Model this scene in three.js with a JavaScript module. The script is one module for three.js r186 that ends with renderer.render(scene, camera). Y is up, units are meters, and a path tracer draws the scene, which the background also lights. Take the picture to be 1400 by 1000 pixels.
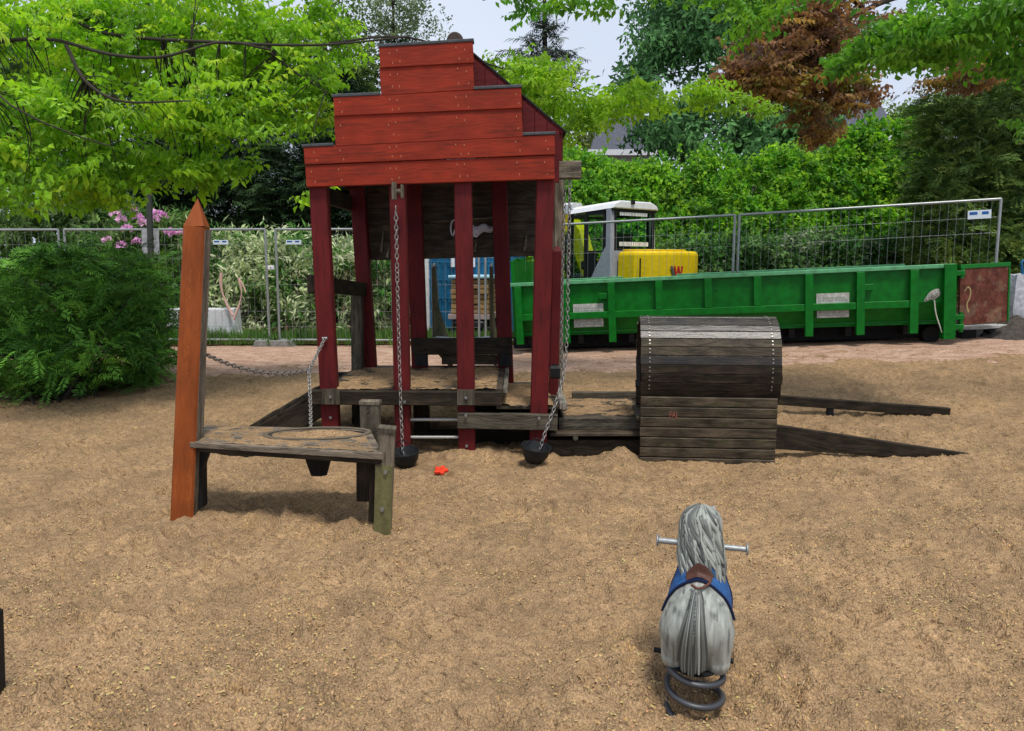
import * as THREE from 'three';
import { mergeGeometries } from 'three/addons/utils/BufferGeometryUtils.js';
import { MarchingCubes } from 'three/addons/objects/MarchingCubes.js';
import { FontLoader } from 'three/addons/loaders/FontLoader.js';
import { TextGeometry } from 'three/addons/geometries/TextGeometry.js';
import { createNoise2D, createNoise3D } from 'simplex-noise';

// ---------------------------------------------------------------- camera, sky, sun, exposure
const FPX = 1050, HEYE = 1.55, PITCH = Math.atan(138 / FPX);
const scene = new THREE.Scene();
const camera = new THREE.PerspectiveCamera(2 * Math.atan(500 / FPX) * 180 / Math.PI, 1.4, 0.05, 600);
camera.position.set(0, HEYE, 0); camera.rotation.x = -PITCH;
const renderer = new THREE.WebGLRenderer({ antialias: true });
renderer.toneMapping = THREE.LinearToneMapping;
renderer.toneMappingExposure = 1.3;
renderer.shadowMap.enabled = true;

function rngOf(seed) { let s = seed >>> 0; return () => { s = (s + 0x6D2B79F5) | 0; let t = Math.imul(s ^ (s >>> 15), 1 | s); t = (t + Math.imul(t ^ (t >>> 7), 61 | t)) ^ t; return ((t ^ (t >>> 14)) >>> 0) / 4294967296; }; }
const R = rngOf(7), n2 = createNoise2D(rngOf(11)), n3 = createNoise3D(rngOf(12));
const lerp = (a, b, t) => a + (b - a) * t, clamp = (x, a = 0, b = 1) => Math.min(b, Math.max(a, x)), ss = (a, b, x) => { const t = clamp((x - a) / (b - a)); return t * t * (3 - 2 * t); };
const rr = (a, b) => a + (b - a) * R(), gauss = () => Math.sqrt(-2 * Math.log(R() + 1e-9)) * Math.cos(6.2832 * R());
const V = (x, y, z) => new THREE.Vector3(x, y, z), v3 = a => a.isVector3 ? a.clone() : V(...a);

{ // pale overcast sky: thin even cloud, a little bluer between
  const w = 256, h = 128, d = new Float32Array(w * h * 4);
  for (let j = 0; j < h; j++) for (let i = 0; i < w; i++) {
    const el = (j + .5) / h * Math.PI - Math.PI / 2, az = i / w * 2 * Math.PI, k = (j * w + i) * 4;
    const x = Math.cos(el) * Math.cos(az), y = Math.sin(el), z = Math.cos(el) * Math.sin(az);
    const c = .5 + .5 * n3(x * 2.2, y * 4, z * 2.2) * .7 + .15 * n3(x * 6, y * 9, z * 6), b = .92 + .1 * c;
    d[k] = .53 * b + .06 * c; d[k + 1] = .60 * b + .05 * c; d[k + 2] = .74 * b + .02 * c; d[k + 3] = 1;
  }
  const t = new THREE.DataTexture(d, w, h, THREE.RGBAFormat, THREE.FloatType); t.mapping = THREE.EquirectangularReflectionMapping; t.magFilter = THREE.LinearFilter; t.minFilter = THREE.LinearFilter; t.needsUpdate = true;
  scene.background = t; scene.environment = t; scene.backgroundIntensity = 1; scene.environmentIntensity = 1;
}
const sun = new THREE.DirectionalLight(new THREE.Color(1, .95, .86), 2.5);
sun.position.set(3.5, 22, 1.5); sun.target.position.set(0, 0, -7); sun.castShadow = true; sun.shadow.radius = 22;
Object.assign(sun.shadow.camera, { left: -22, right: 22, top: 22, bottom: -22, near: 1, far: 80 }); sun.shadow.mapSize.set(2048, 2048);
scene.add(sun, sun.target);

// ---------------------------------------------------------------- pixels to places
const sP = Math.sin(PITCH), cP = Math.cos(PITCH);
const rayOf = (px, py) => { const u = (px - 700) / FPX, v = (500 - py) / FPX; return V(u, v * cP - sP, -v * sP - cP); };
const W = (px, py, d) => { const r = rayOf(px, py); return r.multiplyScalar(d / -r.z).add(V(0, HEYE, 0)); };          // on the upright plane d metres ahead
const G = (px, py, h = 0) => { const r = rayOf(px, py); return r.multiplyScalar((h - HEYE) / r.y).add(V(0, HEYE, 0)); }; // on the level h
const mounds = [];
function gh(x, z) { // lie of the land: level sand, rising gently towards the fence and to the right
  const s = ss(6, 11.2, -z); let h = s * (.15 + .05 * Math.max(0, Math.min(12, x)));
  for (const [mx, mz, rx, rz, a] of mounds) { const q = ((x - mx) / rx) ** 2 + ((z - mz) / rz) ** 2; if (q < 9) h += a * Math.exp(-q); }
  return h;
}
function GT(px, py) { let p = G(px, py); for (let i = 0; i < 12; i++) p = G(px, py, gh(p.x, p.z)); return p; }

// ---------------------------------------------------------------- objects
const taken = new Map();
function numbered(n) { const k = taken.get(n) || 0; taken.set(n, k + 1); return k ? n + '_' + String(k).padStart(3, '0') : n; }
function thing(name, label, category, base = V(0, 0, 0), group) {
  const o = new THREE.Group(); o.name = numbered(name); o.position.copy(base); o.userData = { label, category }; if (group) o.userData.group = group;
  scene.add(o); return o;
}
function part(parent, name, geo, mat, kind) { // geometry in world coordinates, moved under its thing
  const m = new THREE.Mesh(geo, mat); m.name = name; m.castShadow = m.receiveShadow = true; if (kind) m.userData.kind = kind;
  let t = parent; while (t.parent && t.parent !== scene) t = t.parent;
  if (!parent.userData.local) geo.translate(-t.position.x, -t.position.y, -t.position.z);
  parent.add(m); return m;
}
function lpart(parent, name, geo, mat, kind) { const m = new THREE.Mesh(geo, mat); m.name = name; m.castShadow = m.receiveShadow = true; if (kind) m.userData.kind = kind; parent.add(m); return m; }
function structure(name, geo, mat, kind = 'structure', label, category) { const m = new THREE.Mesh(geo, mat); m.name = numbered(name); m.castShadow = m.receiveShadow = true; m.userData = { kind }; if (label) { m.userData.label = label; m.userData.category = category; } scene.add(m); return m; }
function plain(g) { const o = g.index ? g.toNonIndexed() : g; for (const k of Object.keys(o.attributes)) if (!['position', 'normal', 'uv'].includes(k)) o.deleteAttribute(k); if (!o.attributes.uv) o.setAttribute('uv', new THREE.Float32BufferAttribute(new Float32Array(o.attributes.position.count * 2), 2)); o.clearGroups(); return o; }
const merge = a => mergeGeometries(a.map(plain));

// bar of chamfered rectangular section from a to b; u runs along it so that grain follows its length
function beam(a, b, w, h, o = {}) {
  a = v3(a); b = v3(b); const up = v3(o.up || [0, 1, 0]), dir = b.clone().sub(a), L = dir.length(); dir.normalize();
  const side = dir.clone().cross(up).normalize(), uv = side.clone().cross(dir), ch = o.ch ?? Math.min(.006, w * .2, h * .2);
  const sec = (w, h) => { const x = w / 2, y = h / 2; return [[x, -y + ch], [x, y - ch], [x - ch, y], [-x + ch, y], [-x, y - ch], [-x, -y + ch], [-x + ch, -y], [x - ch, -y]]; };
  const P = (c, q) => c.clone().addScaledVector(side, q[0]).addScaledVector(uv, q[1]);
  const A = sec(w, h).map(q => P(a, q)), B = sec(o.w1 ?? w, o.h1 ?? h).map(q => P(b, q)), pos = [], uvs = [], u0 = R() * 9, vo = R() * 9;
  const tri = (p, q, r, s, t, u) => { pos.push(p.x, p.y, p.z, r.x, r.y, r.z, q.x, q.y, q.z); uvs.push(...s, ...u, ...t); };
  let per = vo;
  for (let i = 0; i < 8; i++) { const j = (i + 1) % 8, e = A[i].distanceTo(A[j]); const s = [u0, per], t = [u0 + L, per], u = [u0 + L, per + e], w_ = [u0, per + e]; tri(A[i], B[j], B[i], s, u, t); tri(A[i], A[j], B[j], s, w_, u); per += e; }
  for (let i = 1; i < 7; i++) { const f = k => [u0 + sec(w, h)[k][1], vo + sec(w, h)[k][0]]; tri(A[0], A[i + 1], A[i], f(0), f(i + 1), f(i)); tri(B[0], B[i], B[i + 1], f(0), f(i), f(i + 1)); }
  const g = new THREE.BufferGeometry(); g.setAttribute('position', new THREE.Float32BufferAttribute(pos, 3)); g.setAttribute('uv', new THREE.Float32BufferAttribute(uvs, 2)); g.computeVertexNormals();
  return g;
}
const box = (x0, x1, y0, y1, z0, z1, ch) => beam([x0, (y0 + y1) / 2, (z0 + z1) / 2], [x1, (y0 + y1) / 2, (z0 + z1) / 2], z1 - z0, y1 - y0, ch === undefined ? {} : { ch });
function cyl(a, b, r0, r1 = r0, seg = 10) { a = v3(a); b = v3(b); const d = b.clone().sub(a), g = new THREE.CylinderGeometry(r1, r0, d.length(), seg, 1); g.applyQuaternion(new THREE.Quaternion().setFromUnitVectors(V(0, 1, 0), d.clone().normalize())); g.translate((a.x + b.x) / 2, (a.y + b.y) / 2, (a.z + b.z) / 2); return plain(g); }
function tube(pts, r, seg = 24, rad = 6) { // r: number or t => radius
  const c = new THREE.CatmullRomCurve3(pts.map(v3)), g = new THREE.TubeGeometry(c, seg, 1, rad, false), p = g.attributes.position, f = typeof r === 'function' ? r : () => r;
  for (let i = 0; i <= seg; i++) { const q = c.getPointAt(i / seg), k = f(i / seg); for (let j = 0; j <= rad; j++) { const n = i * (rad + 1) + j; p.setXYZ(n, q.x + (p.getX(n) - q.x) * k, q.y + (p.getY(n) - q.y) * k, q.z + (p.getZ(n) - q.z) * k); } }
  return plain(g);
}
function prism(pts, z0, z1, bev = 0) { // outline in x, y, extruded along z; uv in metres
  const s = new THREE.Shape(pts.map(p => new THREE.Vector2(p[0], p[1]))); const g = new THREE.ExtrudeGeometry(s, { depth: z1 - z0 - 2 * bev, bevelEnabled: bev > 0, bevelThickness: bev, bevelSize: bev, bevelOffset: -bev, bevelSegments: 2 }); g.translate(0, 0, z0 + bev); return plain(g);
}
function lathe(pts, seg = 24) { return plain(new THREE.LatheGeometry(pts.map(p => new THREE.Vector2(p[0], p[1])), seg)); }
function patch(nu, nv, f) { const g = new THREE.PlaneGeometry(1, 1, nu, nv), p = g.attributes.position, u = g.attributes.uv; for (let i = 0; i < p.count; i++) { const q = f(u.getX(i), u.getY(i)); p.setXYZ(i, q.x, q.y, q.z); } g.computeVertexNormals(); return g; }
function metricUV(g, k = 1) { const p = g.attributes.position, u = g.attributes.uv; for (let i = 0; i < p.count; i++) u.setXY(i, p.getX(i) * k, p.getZ(i) * k); return g; }
function chainGeo(pts, pitch = .036, r = .0048) {
  const c = new THREE.CatmullRomCurve3(pts.map(v3)), n = Math.max(3, Math.round(c.getLength() / pitch)), out = [];
  const link = []; for (let i = 0; i < 10; i++) { const a = i / 10 * 6.2832; link.push(V(Math.cos(a) * .0125, Math.sin(a) * pitch * .64, 0)); }
  const lg = plain(new THREE.TubeGeometry(new THREE.CatmullRomCurve3(link, true), 10, r, 4, true));
  for (let i = 0; i < n; i++) { const t = (i + .5) / n, p = c.getPointAt(t), d = c.getTangentAt(t), g = lg.clone(); g.rotateY(i % 2 ? 1.15 : -.42); g.applyQuaternion(new THREE.Quaternion().setFromUnitVectors(V(0, 1, 0), d)); g.translate(p.x, p.y, p.z); out.push(g); }
  return mergeGeometries(out);
}

// ---------------------------------------------------------------- textures and materials
function tex(w, h, f, srgb = true, mirror = true) {
  const d = new Uint8Array(w * h * 4); for (let j = 0; j < h; j++) for (let i = 0; i < w; i++) { const c = f(i / w, j / h), k = (j * w + i) * 4; for (let q = 0; q < 3; q++) d[k + q] = clamp(Array.isArray(c) ? c[q] : c) * 255; d[k + 3] = 255; }
  const t = new THREE.DataTexture(d, w, h); t.wrapS = t.wrapT = mirror ? THREE.MirroredRepeatWrapping : THREE.RepeatWrapping; t.magFilter = THREE.LinearFilter; t.minFilter = THREE.LinearMipmapLinearFilter; t.generateMipmaps = true; if (srgb) t.colorSpace = THREE.SRGBColorSpace; t.needsUpdate = true; return t;
}
const fb = (x, y, o = 4, l = 2.05, g = .5) => { let s = 0, a = 1, n = 0; for (let i = 0; i < o; i++) { s += a * n2(x, y); n += a; a *= g; x = x * l + 13.1; y = y * l + 7.7; } return s / n; };
// wood: fine fibres along u, slow bands, checks
const grainV = (u, v, s) => { const w = fb(u * 1.2 + s, v * 3, 2) * .06; return .5 + .30 * n2(u * 2.2 + s, (v + w) * 34) + .22 * n2(u * 6 + s, (v + w) * 95) + .14 * n2(u * 30, v * 200 + s); };
const T_grain = tex(512, 512, (u, v) => .80 + .16 * (grainV(u, v, 3) - .5) + .10 * fb(u * 4, v * 4, 3));
const T_grainB = tex(512, 512, (u, v) => clamp(grainV(u, v, 3)), false);
const T_paint = tex(512, 512, (u, v) => { const b = .86 + .07 * (grainV(u, v, 8) - .5) + .12 * fb(u * 2.5, v * 5, 4), w = ss(.38, .7, fb(u * 5 + 3, v * 26, 3) + .18 * n2(u * 60, v * 120)); const d = .7 * ss(.15, .75, fb(u * 1.6 + 9, v * 24, 5)); return [lerp(b, .95, w * .35) * (1 - .36 * d), lerp(b, .95, w * .45) * (1 - .2 * d), lerp(b, .95, w * .5) * (1 - .15 * d)]; });
const T_worn = tex(512, 512, (u, v) => { const b = .84 + .08 * (grainV(u, v, 5) - .5) + .14 * fb(u * 2, v * 5, 4); const w = ss(.16, .5, fb(u * 1.7 + 1, v * 16, 4) + .25 * n2(u * 30, v * 160)) * ss(-.1, .4, fb(u * 1.3, v * 2 + 4, 2) + .15); return [lerp(b, 1, w * .8), lerp(b, 1, w * .9), lerp(b, 1, w * .9)]; });
const T_dark = tex(512, 512, (u, v) => { const b = .62 + .35 * (grainV(u, v, 1) - .5) + .22 * fb(u * 3, v * 6, 4), m = ss(.1, .6, fb(u * 5 + 20, v * 5, 4)), s = ss(.52, .7, fb(u * 7, v * 15 + 5, 4)); return [b * lerp(1, .86, m) + s * .16, b * lerp(.95, .9, m) + s * .13, b * lerp(.88, .72, m) + s * .09]; });
const T_grey = tex(512, 512, (u, v) => { const g = grainV(u, v, 14), c = ss(.62, .8, g + .3 * n2(u * 1.5, v * 20)); const b = .74 + .3 * (g - .5) + .18 * fb(u * 3, v * 7, 3) - .3 * c; return [b, b * .97, b * .91]; });
const T_speck = tex(512, 512, (u, v) => { const f = fb(u * 9, v * 9, 5), s = ss(.42, .6, fb(u * 40 + 4, v * 40, 3)); return .84 + .16 * f - .2 * s; });
const T_fine = tex(512, 512, (u, v) => { const f = fb(u * 6, v * 9, 4), d = ss(.5, .8, fb(u * 14, v * 5 + 3, 4)); return [.90 + .05 * f - .12 * d, .90 + .05 * f - .13 * d, .90 + .05 * f - .16 * d]; });
const T_scuff = tex(512, 512, (u, v) => { const f = fb(u * 5, v * 5, 4), s = ss(.55, .75, fb(u * 22, v * 60, 3)), r = ss(.5, .75, fb(u * 3 + 9, v * 9 + 3, 5)); return [.86 + .12 * f + s * .15 - r * .12, .86 + .12 * f + s * .12 - r * .3, .86 + .12 * f + s * .12 - r * .32]; });
const T_rust = tex(512, 512, (u, v) => { const f = fb(u * 4, v * 4, 5), g = fb(u * 12 + 5, v * 12, 4), p = ss(.1, .5, fb(u * 2.5 + 7, v * 3, 3)); return [lerp(.52, .60, p) + .14 * f + .1 * g, lerp(.30, .46, p) + .1 * f + .08 * g, lerp(.24, .36, p) + .07 * f + .06 * g]; });
const lin = (r, g, b) => new THREE.Color().setRGB(r, g, b);
const std = (c, o = {}) => new THREE.MeshPhysicalMaterial({ color: Array.isArray(c) ? lin(...c) : c, roughness: .8, specularIntensity: o.metalness ? 1 : .4, ...o });
const M = {
  red: std([.31, .029, .009], { map: T_paint, bumpMap: T_grainB, bumpScale: .0012, roughness: .65 }),
  maroon: std([.14, .011, .012], { map: T_paint, bumpMap: T_grainB, bumpScale: .0012, roughness: .65 }),
  orange: std([.37, .090, .02], { map: T_worn, bumpMap: T_grainB, bumpScale: .0015, roughness: .6 }),
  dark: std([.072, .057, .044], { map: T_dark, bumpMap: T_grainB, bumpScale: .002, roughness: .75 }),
  plank: std([.17, .14, .112], { map: T_dark, bumpMap: T_grainB, bumpScale: .002, roughness: .6 }),
  slat: std([.072, .060, .049], { specularIntensity: 1, map: T_dark, bumpMap: T_grainB, bumpScale: .0016, roughness: .38 }),
  slatPale: std([.155, .130, .098], { map: T_dark, bumpMap: T_grainB, bumpScale: .0016, roughness: .55 }),
  grey: std([.34, .30, .25], { map: T_grey, bumpMap: T_grainB, bumpScale: .003, roughness: .85 }),
  greyDark: std([.17, .155, .13], { map: T_grey, bumpMap: T_grainB, bumpScale: .003, roughness: .85 }),
  tabletop: std([.33, .285, .245], { map: T_grey, bumpMap: T_grainB, bumpScale: .002, roughness: .8 }),
  capMetal: std([.08, .085, .09], { map: T_speck, roughness: .55, metalness: .3 }),
  felt: std([.03, .03, .032], { map: T_speck, roughness: .9 }),
  steel: std([.55, .56, .57], { metalness: .85, roughness: .38, map: T_speck }),
  galv: std([.50, .53, .53], { metalness: .55, roughness: .42, map: T_speck }),
  chain: std([.29, .275, .25], { metalness: .7, roughness: .45 }),
  chainDark: std([.2, .185, .17], { metalness: .6, roughness: .5 }),
  olive: std([.19, .175, .075], { map: T_speck, roughness: .55 }),
  black: std([.018, .018, .019], { roughness: .6, map: T_speck }),
  rubber: std([.022, .024, .027], { roughness: .5, map: T_speck }),
  white: std([.88, .89, .92], { roughness: .55, map: T_fine }),
  rung: std([.62, .61, .58], { roughness: .4, metalness: .2, map: T_speck }),
  green: std([.003, .19, .014], { map: T_scuff, roughness: .42 }),
  greenRim: std([.16, .5, .24], { map: T_scuff, roughness: .42 }),
  rust: std([.46, .47, .50], { map: T_rust, bumpMap: T_speck, bumpScale: .003, roughness: .9 }),
  chassis: std([.02, .02, .02], { roughness: .8, map: T_speck }),
  yellow: std([.95, .66, .008], { roughness: .38, map: T_fine }),
  cabGrey: std([.40, .41, .47], { roughness: .5, map: T_fine }),
  concrete: std([.34, .34, .33], { map: T_speck, bumpMap: T_speck, bumpScale: .003, roughness: .95 }),
  redMark: std([.5, .03, .02], { roughness: .6 }), pale: std([.68, .68, .64], { roughness: .7, map: T_speck }), ink: std([.1, .1, .1], { roughness: .8 }),
  blue: std([.02, .17, .34], { roughness: .5, map: T_scuff }),
  glass: new THREE.MeshPhysicalMaterial({ color: lin(.82, .94, .88), transmission: 1, thickness: 0, roughness: .02, ior: 1.5 }),
};
function terrainPatch(x0, x1, z0, z1, nx, nz, dy) { return metricUV(patch(nx, nz, (u, v) => { const x = lerp(x0, x1, u), z = lerp(z0, z1, v); return V(x, gh(x, z) + dy(x, z), z); })); }
// ---------------------------------------------------------------- ground
const TUN = { x0: W(877, 560, 5.95).x, x1: W(1067, 560, 5.95).x, zf: -5.95, cy: .735, cz: -6.25, r: .385, rz: .30 };
mounds.push([(TUN.x0 + TUN.x1) / 2, -5.75, .66, .22, -.05], [TUN.x0 - .15, -5.95, .14, .16, .13], [-1.35, -4.55, .5, .12, .05], [-1.9, -4.5, .16, .14, .05], [-.83, -4.35, .2, .14, .03], [.62, -2.5, .32, .28, -.035], [.2, -5.85, .25, .2, -.03], [-.85, -5.85, .25, .2, -.03], [-.35, -6.15, .5, .12, .03], [3.1, -6.6, .9, .25, .05]);
for (const [px, py] of [[553, 624], [639, 628], [735, 624], [525, 716], [500, 690], [274, 694], [453, 612]]) { const p = G(px, py); mounds.push([p.x, p.z - .05, .17, .14, .035]); }
const prints = []; { const q = rngOf(31); for (let i = 0; i < 900; i++) { const d = 1.6 + 9 * q() ** 1.3; prints.push([(q() * 2 - 1) * (d * .8 + 1), -d, q() * 3.14, .07 + .09 * q(), .04 + .04 * q(), .010 + .016 * q()]); } }
const pcell = new Map(); for (const p of prints) for (let a = -1; a <= 1; a++) for (let b = -1; b <= 1; b++) { const k = (Math.floor(p[0] / .4) + a) + ',' + (Math.floor(p[1] / .4) + b); if (!pcell.has(k)) pcell.set(k, []); pcell.get(k).push(p); }
function relief(x, z) {
  const d = -z, fine = 1 - ss(9, 16, d); if (fine <= 0) return 0;
  let h = .020 * n2(x * 1.1, z * 1.3) + .012 * n2(x * 3.3 + 5, z * 4.2) + .009 * n2(x * 8.1, z * 11 + 3) - .014 * Math.max(0, n2(x * 6.3 + 70, z * 11) - .35);
  const r = n2(x * 15 + 1, z * 23), m = clamp(.42 + .9 * n2(x * 1.1 + 40, z * 1.5) + .3 * n2(x * 3 + 4, z * 4)); h += (.0065 * r - .007 * Math.abs(n2(x * 15 + 8, z * 24)) + .005 * n2(x * 30, z * 44)) * (.25 + .95 * m) + .0026 * n2(x * 50, z * 66) + .0022 * n2(x * 95, z * 110); { const pit = n2(x * 9 + 20 + .5 * n2(x * 4, z * 4), z * 22) + .3 * n2(x * 40, z * 60); h -= .014 * ss(.48, .8, pit) - .004 * ss(.2, .5, pit) * (1 - ss(.5, .7, pit)); }
  for (const [px, pz, a, ra, rb, dp] of pcell.get(Math.floor(x / .4) + ',' + Math.floor(z / .4)) || []) { const dx = x - px, dz = z - pz, c = Math.cos(a), s = Math.sin(a), q = Math.sqrt(((dx * c + dz * s) / ra) ** 2 + ((-dx * s + dz * c) / rb) ** 2); if (q < 2) h += dp * (-Math.exp(-q * q * q * 1.2) + .75 * Math.exp(-((q - 1.25) ** 2) * 9)); }
  return h * fine;
}
const T_sand = tex(2048, 2048, (u, v) => {
  const x = u * 3, y = v * 3, big = fb(x * 1.3, y * 1.6, 4), mid = fb(x * 9, y * 11, 3), fine = n2(x * 70, y * 80), gr = n2(x * 190, y * 190) * .6 + (R() - .5);
  const k = .70 + .11 * big + .085 * mid + .10 * fine + .12 * gr, dk = ss(.30, .62, fb(x * 16 + 9, y * 30, 3) + .3 * big) * .16, gold = ss(.52, .66, n2(x * 55 + 30, y * 62) * .75 + .35 * fb(x * 2 + 8, y * 2, 2)) * .12;  // dk paints dark spots in place of shaded crevices between clods
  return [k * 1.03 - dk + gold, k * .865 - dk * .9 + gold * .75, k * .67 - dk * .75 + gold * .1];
});
const T_sandB = tex(1024, 1024, (u, v) => .5 + .3 * n2(u * 110, v * 110) + .25 * n2(u * 240, v * 240) + .2 * n2(u * 40, v * 48), false);
T_sand.repeat.set(1 / 3, 1 / 3); T_sandB.repeat.set(1 / 1.5, 1 / 1.5);
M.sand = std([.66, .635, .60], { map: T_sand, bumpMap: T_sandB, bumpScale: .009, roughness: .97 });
{ // one sheet of sand and earth out to the horizon, finer where it lies near
  const ds = []; for (let i = 0; i <= 560; i++) ds.push(1.35 * (15 / 1.35) ** (i / 560)); for (let i = 1; i <= 40; i++) ds.push(15 * (400 / 15) ** (i / 40)); ds.unshift(-6, -2, .2, .9);
  const nc = 660, g = new THREE.PlaneGeometry(1, 1, nc, ds.length - 1), p = g.attributes.position;
  for (let j = 0; j < ds.length; j++) for (let i = 0; i <= nc; i++) { const u = i / nc * 2 - 1, d = ds[j], x = u * (Math.max(d, 1.2) * .80 + 1.2) * (Math.abs(u) > .97 ? 1 + (Math.abs(u) - .97) * 60 : 1), z = -d; p.setXYZ(j * (nc + 1) + i, x, gh(x, z) + relief(x, z) - (d > 30 ? 0 : 0), z); }
  g.index.array.reverse(); metricUV(g); g.computeVertexNormals(); const nm = g.attributes.normal; if (nm.getY(5000) < 0) { g.index.array.reverse(); g.computeVertexNormals(); }
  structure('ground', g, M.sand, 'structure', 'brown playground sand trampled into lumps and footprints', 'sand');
}
{ // path of reddish gravel and, beyond the fence, dark earth
  const T_path = tex(1024, 1024, (u, v) => { const x = u * 3, y = v * 3, f = fb(x * 2, y * 5, 4), g = fb(x * 18, y * 22, 3), s = n2(x * 120, y * 120); const lt = ss(.25, .6, fb(x * 9 + 4, y * 14, 3)); return [.78 + .12 * f + .09 * g + .07 * s - .16 * lt, .65 + .13 * f + .08 * g + .07 * s - .18 * lt, .56 + .13 * f + .07 * g + .06 * s - .18 * lt]; });
  T_path.repeat.set(1 / 3, 1 / 3);
  const wob = (x) => .25 * n2(x * .8, 3) + .1 * n2(x * 3, 9);
  structure('gravel_path', metricUV(patch(220, 40, (u, v) => { const x = lerp(-26, 26, u), z = lerp(-9.75 + wob(x), -13.35, v); return V(x, gh(x, z) + .012 + relief(x, z) * .6 + .006 * n2(x * 9, z * 9) - .03 * (1 - ss(0, .06, v)), z); })), std([.76, .74, .74], { map: T_path, bumpMap: T_sandB, bumpScale: .006, roughness: .97 }));
  structure('earth', metricUV(patch(80, 40, (u, v) => { const x = lerp(-60, 60, u), z = lerp(-13.2 + wob(x + 30), -90, v); return V(x, gh(x, z) + .022 + .03 * n2(x, z), z); })), std([.16, .12, .085], { map: T_sand, roughness: 1 }));
}
{ // bud scales and blossom litter fallen from the trees
  const g = new THREE.BufferGeometry(); g.setAttribute('position', new THREE.Float32BufferAttribute([-.5, 0, 0, 0, .10, -.32, .5, 0, 0, 0, .16, .32], 3)); g.setIndex([0, 2, 1, 0, 3, 2]); g.computeVertexNormals();
  const n = 60000, im = new THREE.InstancedMesh(g, std([1, 1, 1], { roughness: .9, side: THREE.DoubleSide }), n), q = rngOf(77), o = new THREE.Object3D(), c = new THREE.Color(); let k = 0;
  for (let tries = 0; tries < 400000 && k < n; tries++) {
    const d = 1.7 + 10 * q(), x = (q() * 2 - 1) * (d * .75 + .6), z = -d; if (n2(x * .7 + 50, z * .9) + .5 * n2(x * 2.5, z * 3) + .30 * (x > .5 ? 1 : 0) < q() * 1.1 - .3) continue;
    const s = .007 + .012 * q() ** 2; o.position.set(x, gh(x, z) + relief(x, z) + .002, z); o.rotation.set((q() - .5) * 1.2, q() * 6.28, (q() - .5) * 1.2); o.scale.setScalar(s); o.updateMatrix(); im.setMatrixAt(k, o.matrix);
    const t = q(); im.setColorAt(k, t < .8 ? c.setRGB(.40 + .16 * q(), .29 + .1 * q(), .12 + .06 * q()) : t < .97 ? c.setRGB(.34, .23, .13) : c.setRGB(.12, .08, .05)); k++;
  }
  im.count = k; im.name = 'fallen_bud_scales'; im.userData = { kind: 'stuff', label: 'yellow bud scales littered over the playground sand', category: 'litter' }; im.castShadow = im.receiveShadow = true; scene.add(im);
}
// loose sand lying on boards: an uneven skin that breaks off where it thins out
function sandOn(parent, x0, x1, z0, z1, y, amt, seed, name = 'loose_sand') {
  const g = metricUV(patch(Math.ceil((x1 - x0) / .022), Math.ceil((z1 - z0) / .022), (u, v) => { const x = lerp(x0, x1, u), z = lerp(z0, z1, v), e = Math.min(u, 1 - u, v, 1 - v) * 9; const h = fb(x * 2.6 + seed, z * 3.2, 3) * .022 + .006 * n2(x * 21, z * 23) + .003 * n2(x * 50, z * 50) + amt; return V(x, y + Math.min(h, .03) - (e < .5 ? .02 * (.5 - e) : 0), z); }));
  const p = g.attributes.position, idx = g.index.array, keep = []; for (let i = 0; i < idx.length; i += 3) if (Math.max(p.getY(idx[i]), p.getY(idx[i + 1]), p.getY(idx[i + 2])) > y - .001) keep.push(idx[i], idx[i + 1], idx[i + 2]);
  for (let i = 0; i < p.count; i++) p.setY(i, Math.max(p.getY(i), y - .004)); g.setIndex(keep); g.computeVertexNormals();
  return part(parent, name, g, M.sand, 'stuff');
}

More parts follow.
